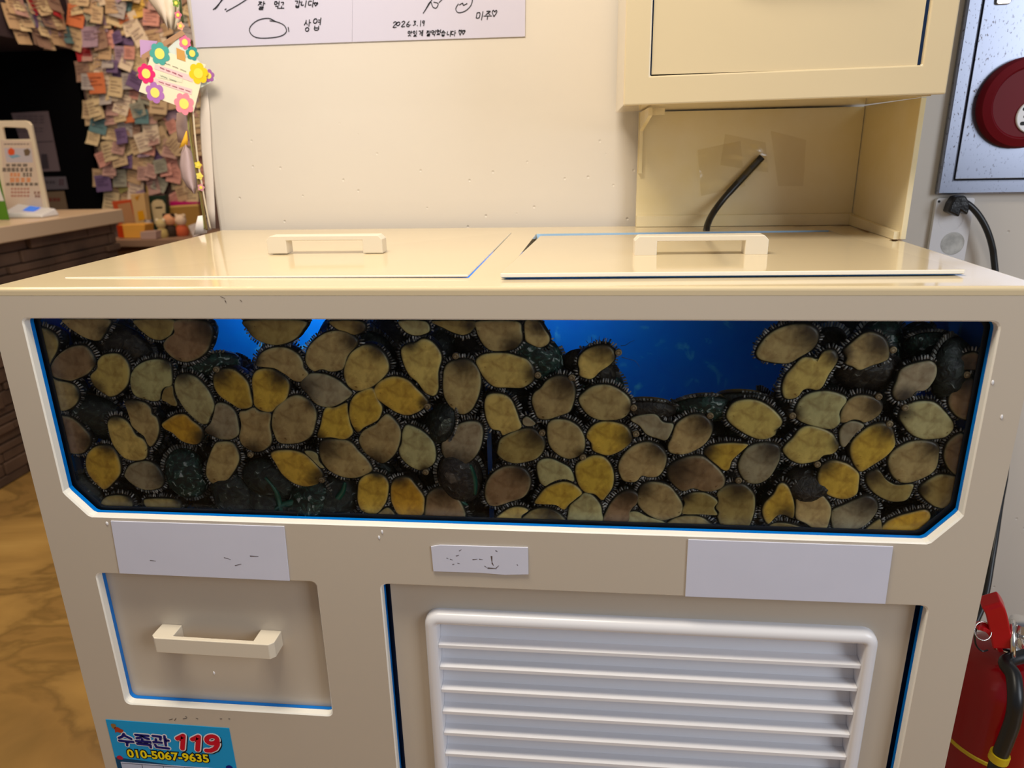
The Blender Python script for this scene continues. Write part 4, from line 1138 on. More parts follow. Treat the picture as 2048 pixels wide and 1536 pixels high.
st = [c2([(245, 55), (262, 40), (290, 8), (330, -40)]), c2([(255, 52), (275, 30), (310, -30)]), c2([(320, 65), (375, 35), (430, 0), (480, -40)]), c2([(312, 55), (320, 50)]),
      c2([(600, 122), (560, 104), (500, 115), (458, 150), (455, 185), (490, 213), (560, 216), (630, 205), (662, 180), (650, 145), (610, 125), (568, 118)]), c2([(672, 155), (676, 180)])]
st += word('잘', 517, 2, 0, 0, 14, 17) + word('먹고', 548, 2, 12, 1, 11, 15) + word('갑니다', 589, 1, 13, 0, 12, 14) + word('♡', 629, 5, 0, 0, 7, 8) + word('상', 608, 39, 0, 0, 13, 24) + word('엽', 625, 37, 0, 0, 17, 26)
ink(p1, st, YP - 0.0006, 0.00085, M['ink'])
p2 = sheet('signed_paper', [(706, -130), (1052, -140), (1050, 73), (704.5, 84)], YP, M['paper'], 'right signed white paper on the wall, dated 2026 with black handwriting', 'paper')
st = [c2([(1440, 75), (1470, 30), (1500, -20)]), c2([(1450, 62), (1480, 10), (1495, 40), (1515, 45), (1525, 20), (1500, 12)]), c2([(1530, 15), (1548, -4)]),
      c2([(1640, 22), (1625, 50), (1640, 72), (1680, 62), (1712, 30), (1722, -10)]), c2([(1645, 28), (1665, 18), (1668, 30), (1690, 20)])]
st += word('미주', 951, 23, 18, -1, 16, 17) + word('♡', 984, 20, 0, 0, 10, 14)
st += word('2026', 785, 43, 9, -.3, 8, 11) + word('.', 820, 42, 0, 0, 5, 10) + word('3', 826, 41, 0, 0, 6, 11) + word('.', 833, 41, 0, 0, 5, 10) + word('19', 838, 41, 6, 0, 6, 11)
st += word('맛있게', 815, 62, 10.5, -.3, 9, 11) + word('잘먹었습니다', 853, 61, 9.8, -.2, 9, 11) + word('♡♡', 917, 59, 8, 0, 6, 10)
ink(p2, st, YP - 0.0006, 0.00075, M['ink'])

# flower note cards on the wall end
def quadpt(c, u, v):   # bilinear in photo px: c = tl,tr,br,bl
    tl, tr, br, bl = [Vector(q) for q in c]
    return tl.lerp(tr, u).lerp(bl.lerp(br, u), v)
def card(pts, y, m, label, flowers=(), strips=(), th=0.0006):
    root = sheet('note_card', pts, y, m, label, 'card', th)
    k = 0
    for (u, v, r, col, cen, lob) in flowers:
        k += 1
        q = fy(u, v, y); rr = r / FOC * 1.38
        bm = bmesh.new(); disc(bm, (q.x, q.z), rr * 1.06, 72, y - 0.0005, wob=0.20, lobes=-lob, rot=0.4 * k)
        f = build('printed_flower', bm, flat(*col), root)
        bm = bmesh.new(); disc(bm, (q.x, q.z), rr * 0.52, 20, y - 0.0009); build('flower_centre', bm, flat(*cen), f)
    for (sp, col) in strips:
        q = [fy(a, b, y - 0.0004) for a, b in sp]
        bm = bmesh.new(); bm.faces.new([bm.verts.new(p) for p in q]); build('printed_strip', bm, flat(*col), root)
    return root
g = lambda a, b: (260 + a / 8.533, 60 + b / 8.533)
card([g(165, 165), g(470, 190), g(400, 330), g(180, 470)], 0.6000, flat(196, 160, 208), 'lavender card corner sticking out left behind the flower card')
card([g(830, 140), g(1455, 850), g(1160, 1010), g(420, 520)], 0.5985, flat(216, 226, 222), 'pale card behind the flower card, small flowers along its right edge',
     [(*g(940, 210), 11.5, (226, 120, 160), (250, 225, 110), 6), (*g(1065, 400), 12, (60, 150, 150), (250, 225, 110), 6), (*g(1345, 780), 11, (160, 100, 170), (250, 225, 110), 6)])
card([g(880, 0), g(940, 70), g(210, 520), g(195, 430)], 0.5970, flat(178, 140, 110), 'narrow brown printed strip slanting behind the flower card')
fc = card([g(400, 300), g(1290, 590), g(1085, 1395), g(150, 1050)], 0.5950, flat(238, 232, 206), 'cream note card with bright smiling flowers, pinned at the left end of the wall',
     [(*g(510, 405), 19, (82, 170, 165), (252, 232, 120), 7), (*g(280, 745), 17, (235, 50, 120), (252, 232, 120), 7), (*g(1170, 740), 18, (250, 205, 40), (252, 226, 90), 6),
      (*g(430, 1070), 18, (180, 120, 195), (252, 232, 120), 6), (*g(925, 1260), 19, (248, 145, 165), (252, 232, 120), 7)],
     [((g(430, 580), g(1090, 790), g(1065, 890), g(410, 660)), (240, 205, 210)), ((g(430, 820), g(1060, 1010), g(1050, 1105), g(400, 880)), (240, 205, 210)),
      ((g(790, 300), g(930, 360), g(950, 540), g(800, 490)), (210, 160, 90)), ((g(480, 740), g(900, 830), g(890, 900), g(470, 810)), (226, 228, 205))])
random.seed(8)
def scribble(x0, y0, x1, y1, n, amp):
    out = []
    for w in range(n):
        a, b = w / n, (w + 0.75) / n
        pts = []
        for k in range(9):
            t = a + (b - a) * k / 8
            pts.append((x0 + (x1 - x0) * t, y0 + (y1 - y0) * t + (amp if k % 2 else -amp) * random.uniform(0.3, 1)))
        out.append(pts)
    return out
ink(fc, scribble(*g(590, 560), *g(990, 720), 3, 1.2), 0.5942, 0.0003, flat(120, 130, 115), 'card_writing')
ink(fc, scribble(*g(510, 640), *g(920, 800), 4, 1.6) + scribble(*g(490, 880), *g(1060, 1060), 5, 1.4), 0.5941, 0.0004, flat(190, 80, 120), 'card_writing')
ink(fc, scribble(*g(520, 780), *g(830, 890), 2, 1.2), 0.5940, 0.0003, flat(120, 130, 115), 'card_writing')

# papers, curled sheet and cords hanging at the end of the wall
def hang(name, pts, y0, m, label, cat, curl=0.01, n=10):
    """curved sheet: left and right edges as photo polylines of the same length"""
    L, R = pts
    bm = bmesh.new(); g_ = []
    for (a, b), (c, d) in zip(L, R):
        row = []
        for j in range(n):
            u = j / (n - 1)
            row.append(bm.verts.new(fy(a + (c - a) * u, b + (d - b) * u, y0 - curl * math.sin(math.pi * u))))
        g_.append(row)
    for A, B in zip(g_, g_[1:]):
        for j in range(n - 1): bm.faces.new((A[j], A[j + 1], B[j + 1], B[j]))
    o = build(name, bm, m, smooth=0)
    s = o.modifiers.new('thick', 'SOLIDIFY'); s.thickness = 0.0005
    return tag(o, label, cat)
hang('hanging_paper', [[(288, -40), (293, -5), (312, 20), (331, 48)], [(338, -40), (340, -5), (341, 22), (337, 60)]], 0.63, flat(222, 206, 190), 'leftmost curled white paper hanging at the wall end, top of picture', 'paper', 0.015)
hang('hanging_paper', [[(322, -40), (326, 0), (332, 30), (338, 55)], [(350, -40), (352, 0), (350, 30), (346, 60)]], 0.622, flat(236, 224, 206), 'narrow white paper strip hanging between the top curled papers', 'paper', 0.01)
hang('hanging_paper', [[(352, -40), (354, 0), (353, 20), (350, 45), (347, 60)], [(362, -40), (363, 0), (364, 20), (362, 42), (352, 60)]], 0.617, flat(206, 196, 176), 'thin beige paper edge hanging beside the left signed paper', 'paper', 0.006)
hang('curled_paper', [[(370, 288), (362, 305), (359, 330), (363, 355), (374, 374), (386, 386)], [(371, 288), (385, 305), (392, 330), (394, 355), (394, 374), (390, 388)]], 0.63, flat(198, 176, 180), 'greyish curled paper bulging from the wall end, below the flower card', 'paper', 0.02)
hang('paper_scrap', [[(372, 262), (366, 278), (358, 296)], [(374, 262), (376, 280), (375, 289)]], 0.615, flat(245, 190, 60), 'small bright yellow paper scrap above the curled grey paper', 'paper', 0.002)
hang('hanging_paper', [[(402, 195), (400, 240), (403, 300), (409, 360), (414, 420), (418, 456)], [(414, 175), (420, 230), (423, 300), (427, 360), (430, 420), (431, 457)]], 0.616, flat(216, 206, 198), 'tall pale sheet curling along the left wall edge down to the tank', 'paper', 0.002)
hang('hanging_paper', [[(354, 226), (352, 250), (356, 285)], [(372, 222), (374, 250), (371, 287)]], 0.64, flat(214, 186, 180), 'pinkish paper scrap hanging just under the flower card', 'paper', 0.004)
hang('hanging_paper', [[(396, 432), (392, 448), (388, 470)], [(412, 430), (414, 452), (414, 466)]], 0.61, flat(238, 232, 232), 'small white paper scrap by the tank rear left corner', 'paper', 0.004)
def cord(pts, y, r, m, label):
    bm = bmesh.new(); tube(bm, smooth_pts([fy(a, b, y + k * 0) for k, (a, b) in enumerate(pts)], 5), r, 8)
    tag(build('string', bm, m, smooth=0), label, 'cord')
cord([(358, -20), (362, 20), (366, 45)], 0.611, 0.0022, flat(70, 80, 50), 'dark olive cord at the top, beside the left signed paper')
cord([(381, 222), (384, 270), (392, 330), (401, 380), (409, 430), (414, 460)], 0.603, 0.0024, flat(120, 100, 60), 'brown cord running down the wall end to the tank')
cord([(377, 224), (378, 260), (388, 320), (397, 370), (406, 428), (409, 458)], 0.606, 0.0014, flat(150, 150, 90), 'thin olive cord beside the brown cord at the wall end')
cord([(386, 222), (391, 280), (397, 330), (405, 375), (413, 420), (421, 458)], 0.600, 0.0016, flat(214, 200, 176), 'pale string nearest the wall face, beside the brown cord')
# garland of small paper flowers on the wall end
for i, (a, b, cc) in enumerate([(352, 6, (120, 150, 70)), (356, 30, (210, 120, 140)), (361, 52, (240, 170, 140)), (396, 330, (235, 215, 80)), (399, 352, (240, 225, 110)), (402, 375, (215, 150, 165))]):
    y = 0.598; q = fy(a, b, y); bm = bmesh.new()
    for yy in (0.0,):
        disc(bm, (q.x, q.z), 0.0065, 30, y, wob=0.16, lobes=5, mi=0); disc(bm, (q.x, q.z), 0.003, 14, y - 0.0006, mi=1)
    o = build('paper_flower', bm, [flat(*cc), flat(250, 225, 100)])
    s = o.modifiers.new('thick', 'SOLIDIFY'); s.thickness = 0.0005
    tag(o, ['green topmost', 'pink second', 'peach third', 'yellow fourth', 'pale yellow fifth', 'rosy lowest'][i] + ' small paper flower down the wall end', 'paper flower', 'paper flowers down the wall end')

# ------------------------------------------------------------------ hydrant cabinet, alarm, sockets
hc = empty('hydrant_cabinet', (1.62, WY, 0.999), 'speckled stainless steel hydrant cabinet set on the wall at right', 'cabinet')
CX0, CZ0 = 1.3435, 0.9990
bm = bmesh.new()
fw = 0.0245
prism(bm, [(CX0, CZ0), (1.95, CZ0), (1.95, 1.9), (CX0, 1.9)], [[(CX0 + fw, CZ0 + fw), (1.95 - fw, CZ0 + fw), (1.95 - fw, 1.9 - fw), (CX0 + fw, 1.9 - fw)]], WY - 0.014, WY - 0.0005)
build('cabinet_frame', bm, M['steel'], hc, bev=0.003)
bm = bmesh.new(); box(bm, CX0 + fw - 0.003, 1.95 - fw + 0.003, WY - 0.004, WY - 0.0008, CZ0 + fw - 0.003, 1.9 - fw + 0.003)
build('shadow_gap', bm, M['dark'], hc)
bm = bmesh.new(); box(bm, CX0 + fw + 0.0022, 1.95 - fw - 0.0022, WY - 0.012, WY - 0.0042, CZ0 + fw + 0.0018, 1.9 - fw - 0.002)
build('cabinet_door', bm, M['steel'], hc, bev=0.001)
la = fy(2006, 5, WY - 0.014)
bm = bmesh.new(); prism(bm, rrect(la.x - 0.0115, la.x + 0.0115, la.z - 0.003, la.z + 0.06, 0.004), [], WY - 0.0165, WY - 0.0121)
build('latch', bm, M['chrome'], hc, bev=0.0012)
ac = fy(2046, 203, 0.585)
al = empty('fire_alarm_box', (1.4572, WY - 0.012, 1.149), 'round dark red alarm housing on the stainless hydrant cabinet', 'alarm')
lx, lz = 1.4572, 1.149
bm = bmesh.new(); lathe(bm, [(0.073, WY - 0.0122), (0.0735, WY - 0.022), (0.070, WY - 0.030), (0.058, WY - 0.034), (0.0565, WY - 0.0335), (0.0545, WY - 0.0315), (0.001, WY - 0.0315)], lx, 0, 64, axis='Y', cz=lz)
build('housing', bm, M['red_matte'], al, smooth=35)
bm = bmesh.new(); lathe(bm, [(0.001, WY - 0.0355), (0.026, WY - 0.0355), (0.027, WY - 0.0345), (0.027, WY - 0.0316)], lx + 0.012, 0, 40, axis='Y', cz=lz - 0.022)
build('speaker_grille', bm, M['white_plastic'], al, smooth=35)
bm = bmesh.new()
for (a, b, w) in [(-0.015, 0.012, 0.010), (-0.012, 0.000, 0.009), (-0.014, -0.011, 0.012), (0.006, 0.006, 0.010), (0.006, -0.006, 0.01)]:
    prism(bm, rrect(lx + 0.012 + a - w / 2, lx + 0.012 + a + w / 2, lz - 0.022 + b - 0.003, lz - 0.022 + b + 0.003, 0.0028), [], WY - 0.0358, WY - 0.03555)
build('grille_slot', bm, M['dark'], al)

ol = empty('wall_socket', (1.385, WY, 0.90), 'white double wall socket under the stainless cabinet, round outlets', 'socket')
bm = bmesh.new()
ox0, ox1, oz1, oz0 = 1.3465, 1.4115, 0.9925, 0.872
pc = [(fy(1897, 437, WY).x, fy(1897, 437, WY).z), (fy(1900, 486, WY).x, fy(1900, 486, WY).z)]
def circ(c, r, n=28): return [(c[0] + r * math.cos(2 * math.pi * k / n), c[1] + r * math.sin(2 * math.pi * k / n)) for k in range(n)]
prism(bm, rrect(ox0, ox1, oz0, oz1, 0.005), [circ(pc[0], 0.0215), circ(pc[1], 0.0205)], WY - 0.009, WY - 0.0005)
build('cover_plate', bm, M['white_plastic'], ol, bev=0.0012)
bm = bmesh.new(); lathe(bm, [(0.0218, WY - 0.0085), (0.0202, WY - 0.0088), (0.0195, WY - 0.003), (0.0005, WY - 0.0026)], pc[0][0], 0, 28, axis='Y', cz=pc[0][1])
build('outlet', bm, M['white_plastic'], ol, smooth=35)
bm = bmesh.new(); lathe(bm, [(0.0203, WY - 0.0086), (0.0193, WY - 0.0088), (0.0188, WY - 0.0045), (0.0005, WY - 0.0042)], pc[1][0], 0, 28, axis='Y', cz=pc[1][1])
build('outlet', bm, mat('grimy_white', (0.62, 0.62, 0.60), 0.4, noise=0.35, nscale=60), ol, smooth=35)
sc_ = fy(1878, 403, WY - 0.009)
bm = bmesh.new(); lathe(bm, [(0.0022, WY - 0.0092), (0.0022, WY - 0.0097), (0.0006, WY - 0.0097)], sc_.x, 0, 12, axis='Y', cz=sc_.z)
build('screw', bm, M['dark'], ol)
# plug and cord
pl = empty('power_plug', fy(1905, 415, WY - 0.03), 'black angular plug in the upper outlet with a thick cord curving down', 'plug')
bm = bmesh.new()
P0 = [fy(a, b, WY - 0.0095) for a, b in [(1899, 391), (1918, 389), (1925, 400), (1926, 416), (1922, 428), (1909, 420), (1906, 432), (1884, 422), (1890, 405)]]
prism(bm, [(p.x, p.z) for p in P0], [], WY - 0.034, WY - 0.0092)
build('plug_body', bm, M['black_tape'], pl, bev=0.003)
bm = bmesh.new()
cp = [fy(1912, 400, WY - 0.022), fy(1928, 404, WY - 0.024), fy(1944, 415, WY - 0.026), fy(1960, 434, WY - 0.028), fy(1974, 460, WY - 0.03), fy(1984, 492, WY - 0.03), fy(1989, 528, WY - 0.03), fy(2000, 640, WY - 0.04), fy(2012, 800, WY - 0.05), fy(2012, 930, WY - 0.09), fy(2000, 1010, WY - 0.14), fy(1985, 1110, WY - 0.2), fy(1962, 1220, WY - 0.25), fy(1900, 1330, WY - 0.30)]
tube(bm, smooth_pts(cp, 6), 0.0056, 12)
build('power_cord', bm, M['black_cable'], pl, smooth=0)

# ------------------------------------------------------------------ fire extinguisher
EX, EY = 1.352, 0.15
ex = empty('fire_extinguisher', (EX, EY, 0), 'red fire extinguisher with black hose on the floor right of the tank', 'extinguisher')
bm = bmesh.new()
lathe(bm, [(0.060, 0.0), (0.074, 0.004), (0.078, 0.014), (0.078, 0.335), (0.075, 0.352), (0.066, 0.368), (0.050, 0.380), (0.030, 0.387), (0.022, 0.390)], EX, EY, 48)
build('cylinder', bm, M['red'], ex, smooth=40)
bm = bmesh.new(); lathe(bm, [(0.0782, 0.232), (0.0794, 0.233), (0.0794, 0.238), (0.0782, 0.239)], EX, EY, 48)
build('yellow_strap', bm, M['yellow_band'], ex)
bm = bmesh.new()
lathe(bm, [(0.026, 0.388), (0.027, 0.392), (0.020, 0.396), (0.014, 0.398), (0.014, 0.420), (0.018, 0.424), (0.016, 0.436), (0.006, 0.438)], EX, EY, 24)
tube(bm, [(EX - 0.004, EY - 0.004, 0.412), (EX - 0.006, EY - 0.028, 0.410), (EX - 0.004, EY - 0.036, 0.402)], [0.009, 0.0085, 0.008], 12)
build('valve', bm, M['chrome'], ex, smooth=40)
# lever handles: upper one red, rising to the left
def lever(bm, pts, w, th):
    pts = smooth_pts(pts, 4); A = []
    for i, p in enumerate(pts):
        t = (pts[min(i + 1, len(pts) - 1)] - pts[max(i - 1, 0)]).normalized()
        s = Vector((0.35, 1, 0)).normalized(); s = (s - t * s.dot(t)).normalized(); n = t.cross(s)
        A.append([bm.verts.new(p + s * a * w[0 if i < 2 else 1] + n * b * th) for a, b in ((-1, -1), (1, -1), (1, 1), (-1, 1))])
    for a, b in zip(A, A[1:]):
        for k in range(4): bm.faces.new((a[k - 1], a[k], b[k], b[k - 1]))
    bm.faces.new(A[0]); bm.faces.new(A[-1])
yl = EY - 0.03
bm = bmesh.new()
lever(bm, [at(1978, 1198, 1, yl), at(1989, 1216, 1, yl), at(1997, 1250, 1, yl), at(2004, 1288, 1, yl - .004)], (0.011, 0.013), 0.0125)
build('upper_lever', bm, M['red_lever'], ex, bev=0.002)
bm = bmesh.new()
lever(bm, [at(1952, 1252, 1, yl), at(1972, 1255, 1, yl), at(1988, 1275, 1, yl), at(2000, 1296, 1, yl)], (0.006, 0.008), 0.003)
build('lower_lever', bm, M['red_lever'], ex, bev=0.001)
def ring(bm, c, r, th, ax):
    u = ax.orthogonal().normalized(); v = ax.cross(u)
    tube(bm, [c + (u * math.cos(2 * math.pi * k / 24) + v * math.sin(2 * math.pi * k / 24)) * r for k in range(25)], th, 6, cap=False)
bm = bmesh.new(); ring(bm, at(1966, 1262, 1, yl - 0.01), 0.0125, 0.0009, Vector((0.2, -1, 0.5)).normalized())
build('pull_ring', bm, M['chrome'], ex, smooth=0)
bm = bmesh.new(); tube(bm, smooth_pts([at(1958, 1246, 1, yl), at(1950, 1268, 1, yl), at(1952, 1290, 1, yl), at(1964, 1302, 1, yl), at(1976, 1300, 1, yl)], 5), 0.0012, 6)
build('safety_tie', bm, M['black_cable'], ex)
bm = bmesh.new(); ring(bm, at(2027, 1278, 1, yl), 0.024, 0.0035, Vector((0.9, -0.5, 0.2)).normalized())
tube(bm, smooth_pts([at(1990, 1290, 1, yl), at(2010, 1292, 1, yl), at(2030, 1300, 1, yl), at(2060, 1320, 1, yl)], 4), 0.007, 8)
build('hose_fitting', bm, M['chrome'], ex, smooth=0)
hp = [Vector((EX - 0.005, EY - 0.034, 0.404))] + [at(a, b, 1, y) for a, b, y in [(2013, 1324, EY - .048), (2027, 1352, EY - .07), (2031, 1400, EY - .092), (2026, 1440, EY - .096), (2012, 1480, EY - .096), (1996, 1520, EY - .094), (1985, 1560, EY - .094)]]
bm = bmesh.new(); tube(bm, smooth_pts(hp, 6), 0.0098, 14)
ho = build('hose', bm, M['black_cable'], ex, smooth=0)
sp = smooth_pts(hp, 6)
k = min(range(len(sp)), key=lambda i: abs(sp[i].z - at(1992, 1516, 1, EY - .094).z))
bm = bmesh.new(); tube(bm, [sp[k] + (sp[k - 1] - sp[k]).normalized() * 0.006, sp[k] - (sp[k - 1] - sp[k]).normalized() * 0.006], 0.0125, 14)
build('hose_clip', bm, M['yellow_band'], ex, smooth=40)
# curved label on the body
bm = bmesh.new(); g_ = []
for i in range(12):
    a = math.radians(-62 + i * 5)
    g_.append([bm.verts.new((EX + 0.0786 * math.cos(a), EY + 0.0786 * math.sin(a), z)) for z in (0.255, 0.315)])
for A, B in zip(g_, g_[1:]): bm.faces.new((A[0], B[0], B[1], A[1]))
build('body_label', bm, flat(190, 165, 80, 0.4), ex)

# ------------------------------------------------------------------ blue sticker on the tank front
sk = [fy(a, b, 0) for a, b in [(212, 1438), (458, 1458), (477, 1545)]]
SX0, SX1, SZ1 = 0.0205, 0.2118, 0.3035
bm = bmesh.new(); prism(bm, [(SX0, SZ1), (SX1, SZ1 - 0.002), (SX1 + 0.001, SZ1 - 0.17), (SX0, SZ1 - 0.17)], [], -0.0008, -0.0002)
sticker = tag(build('service_sticker', bm, flat(0, 158, 222, 0.3)), 'blue tank service sticker with a phone number, low on the tank front left', 'sticker')
def text(parent, s, x, z, size, m, y, off=0.0, sx=1.0, shear=0.0, name='lettering'):
    c = bpy.data.curves.new(name, 'FONT'); c.body = s; c.size = size; c.offset = off; c.shear = shear; c.resolution_u = 3
    o = bpy.data.objects.new(name, c); COL.objects.link(o)
    bpy.context.view_layer.update()
    me = bpy.data.meshes.new_from_object(o.evaluated_get(bpy.context.evaluated_depsgraph_get()))
    bpy.data.objects.remove(o); bpy.data.curves.remove(c)
    me.transform(Matrix.Translation((x, y, z)) @ Matrix.Rotation(math.radians(90), 4, 'X') @ Matrix.Diagonal((sx, 1, 1, 1)))
    me.materials.clear()
    return link(name, me, m, parent)
Y0 = -0.0010
white, navy, redt, yel, blk = flat(235, 235, 240), flat(20, 20, 110), flat(205, 15, 40), flat(250, 225, 20), flat(12, 14, 30)
def stroked(strokes, w, m, y, name='lettering'):
    bm = bmesh.new()
    for s in strokes:
        for k in range(len(s)):
            disc(bm, s[k], w, 12, y - 0.00001 * k)
            if k:
                p, r = Vector(s[k - 1]), Vector(s[k]); v = (r - p).normalized() * w; nn = Vector((-v.y, v.x))
                bm.faces.new([bm.verts.new((q.x, y - 0.000005, q.y)) for q in (p - nn, r - nn, r + nn, p + nn)])
    me = bpy.data.meshes.new(name); bm.to_mesh(me); bm.free()
    return link(name, me, m, sticker)
q7 = lambda pts: [(lambda w: (w.x, w.z))(fy(200 + a / 7.314, 1420 + b / 7.314, -0.001)) for a, b in pts]
K = [q7([(350, 345), (330, 385), (280, 405)]), q7([(365, 375), (410, 395), (460, 420)]), q7([(285, 445), (490, 465)]), q7([(400, 465), (400, 515)]),
     q7([(520, 360), (710, 375)]), q7([(620, 375), (590, 400), (540, 410)]), q7([(620, 380), (660, 405), (715, 420)]), q7([(620, 425), (622, 450)]), q7([(530, 450), (740, 465)]), q7([(550, 492), (740, 508), (745, 545)]),
     q7([(775, 375), (890, 388), (885, 430)]), q7([(820, 425), (822, 462)]), q7([(785, 465), (905, 475)]), q7([(945, 380), (965, 515)]), q7([(960, 440), (1005, 445)]), q7([(810, 505), (830, 540), (1010, 560)])]
stroked(K, 0.0038, white, -0.0011, 'lettering_outline'); stroked(K, 0.0021, navy, -0.0015)
N119 = [[(1135, 415), (1222, 372)], [(1222, 372), (1208, 560)], [(1355, 428), (1445, 385)], [(1445, 385), (1430, 578)], [(1640 + 78 * math.cos(t * math.pi / 10), 432 + 52 * math.sin(t * math.pi / 10)) for t in range(21)], [(1718, 440), (1722, 500), (1690, 560), (1620, 592), (1560, 590)]]
stroked([q7([(a + 18, b + 14) for a, b in st]) for st in N119], 0.0052, blk, -0.00105, 'number_shadow')
stroked([q7(st) for st in N119], 0.0055, white, -0.0012, 'number_outline'); stroked([q7(st) for st in N119], 0.0037, redt, -0.0016, 'number')
text(sticker, '010-5067-9635', 0.0425, 0.2355, 0.0205, blk, Y0, 0.0022, 1.03); text(sticker, '010-5067-9635', 0.0425, 0.2355, 0.0205, yel, Y0 - 0.0004, 0.0006, 1.03)
bm = bmesh.new(); prism(bm, [(SX0 + 0.0005, 0.2325), (0.06, 0.230), (0.11, 0.225), (0.16, 0.2205), (SX1, 0.221), (SX1, 0.14), (SX0 + 0.0005, 0.14)], [], -0.0009, -0.00085)
build('wave_band', bm, flat(10, 70, 110), sticker)
bm = bmesh.new(); box(bm, 0.0285, 0.206, -0.0012, -0.0010, 0.145, 0.2245); build('table_panel', bm, flat(190, 200, 225), sticker)
bm = bmesh.new()
for x in (0.062, 0.096, 0.130, 0.165): box(bm, x, x + 0.0006, -0.0014, -0.0012, 0.145, 0.2225)
box(bm, 0.030, 0.205, -0.0014, -0.0012, 0.2222, 0.2227); box(bm, 0.030, 0.205, -0.0014, -0.0012, 0.2055, 0.206)
build('table_lines', bm, blk, sticker)
def blob(name, pts, m, y=-0.0012):
    bm = bmesh.new(); bm.faces.new([bm.verts.new((a, y, b)) for a, b in closed_xy(pts)]); me = bpy.data.meshes.new(name); bm.to_mesh(me); bm.free(); link(name, me, m, sticker)
def closed_xy(pts):
    w = [(lambda k: Vector((k.x, k.z)))(fy(200 + a / 7.314, 1420 + b / 7.314, 0)) for a, b in pts]
    return [(v.x, v.y) for v in closed_smooth(w, 24)[0]]
blob('sea_creature_head', [(165, 205), (190, 190), (235, 205), (240, 240), (215, 265), (185, 250)], flat(150, 110, 60))
blob('sea_creature_body', [(215, 250), (260, 240), (300, 262), (350, 290), (320, 325), (250, 312), (232, 330), (225, 290)], flat(175, 60, 30))
blob('sea_creature_tail', [(250, 680), (290, 655), (335, 680), (345, 710), (290, 715)], flat(180, 30, 60))
blob('navy_splash', [(1850, 815), (1900, 800), (1945, 830), (1930, 860), (1860, 850)], flat(20, 20, 130))
for i, (a, b) in enumerate([(1020, 150), (1090, 145), (1220, 140), (1260, 95), (1880, 132), (1775, 132), (1420, 130)]):
    pass
# scuff marks left of old lettering above the sticker
ink(tank, [[(338, 1440), (345, 1438)], [(349, 1441), (352, 1437)], [(366, 1438), (373, 1437)], [(371, 1433), (374, 1435)], [(392, 1437), (396, 1438)], [(440, 1438), (444, 1438)], [(457, 1438), (460, 1438)], [(450, 601), (452, 604)]], -0.0004, 0.0005, marks_m, 'scuff_mark')
ink(tank, [[(441, 593), (450, 597)], [(480, 600), (484, 603)]], -0.0004, 0.0003, marks_m, 'scratch')
# ------------------------------------------------------------------ far room: counter, shelf, notes
XC = -1.28
bm = bmesh.new(); box(bm, -2.6, XC - 0.03, -0.6, 2.17, 0, 0.812)
cb = empty('stone_counter', (-1.6, 1.2, 0), 'dark brown stacked stone counter base at left, under the cream worktop', 'counter')
build('core', bm, M['dark'], cb)
random.seed(21)
bm = bmesh.new()
z = 0.0
while z < 0.80:
    h = random.choice((0.028, 0.035, 0.045, 0.055)); h = min(h, 0.812 - z)
    y = -0.5 + random.uniform(0, 0.2)
    while y < 2.17:
        l = random.uniform(0.10, 0.32); y1 = min(y + l, 2.18)
        d = random.uniform(0.0, 0.022)
        vs = box(bm, XC - 0.05, XC - 0.022 + d, y + 0.002, y1 - 0.002, z + 0.0015, z + h - 0.0015)
        y += l
    z += h
build('stone_cladding', bm, M['ledge'], cb, bev=0.003)
bm = bmesh.new(); box(bm, -2.3, -1.252, -0.62, 2.195, 0.8125, 0.868)
tag(build('worktop', bm, M['counter'], bev=0.004), 'long cream counter worktop on the stone base at left', 'worktop')

# menu stand and card reader on the counter
def on_x(px, py, x): return at(px, py, 0, x)
ZC = 0.868
yS = on_x(95, 421, -1.50).y
YM = 1.90
ms = empty('menu_stand', (fy(40, 425, YM).x, YM, ZC), 'white menu board with a handle slot standing on the counter', 'sign')
def poly_y(pts, y): return [(lambda w: (w.x, w.z))(fy(a, b, y)) for a, b in pts]
bz = lambda pts: poly_y(pts, YM)
out = bz([(-52, 246), (-44, 242), (48, 241), (56, 243), (62, 250), (97, 423), (-20, 430)])
out = [(a, max(b, ZC + 0.001)) for a, b in out]
hole = bz([(4, 256), (7, 254), (50, 256), (55, 260), (60, 278), (8, 279)])
bm = bmesh.new(); prism(bm, out, [hole], YM, YM + 0.012)
build('board', bm, mat('board_white', srgb(238, 222, 196), 0.3), ms, bev=0.002)
pr = bz([(1, 280), (63, 283), (88, 420), (14, 425)])
bm = bmesh.new(); prism(bm, [(a, max(b, ZC + 0.004)) for a, b in pr], [], YM - 0.0012, YM - 0.0002)
build('printed_sheet', bm, flat(226, 205, 188), ms)
def bar_y(parent, name, a, b, c, d, hgt, m, y):
    bm = bmesh.new(); q = poly_y([(a, b), (c, d), (c + 0.4, d + hgt), (a + 0.4, b + hgt)], y); bm.faces.new([bm.verts.new((p[0], y, p[1])) for p in q]); build(name, bm, m, parent)
YQ = YM - 0.0016
tiny = flat(45, 35, 35); org = flat(240, 140, 60)
random.seed(4)
def dashed(parent, name, x0, x1, y, h, m, n, yq=YQ, gap=0.25, slope=-0.01):
    bm = bmesh.new(); w = (x1 - x0) / n
    for k in range(n):
        a = x0 + k * w; b = a + w * (1 - gap * random.uniform(0.6, 1.6))
        for seg in ((0, 0.28), (0.42, 0.62), (0.75, 1.0)):
            q = poly_y([(a, y + h * seg[0]), (b, y + h * seg[0]), (b, y + h * seg[1]), (a, y + h * seg[1])], yq)
            bm.faces.new([bm.verts.new((p[0], yq, p[1])) for p in q])
    build(name, bm, m, parent)
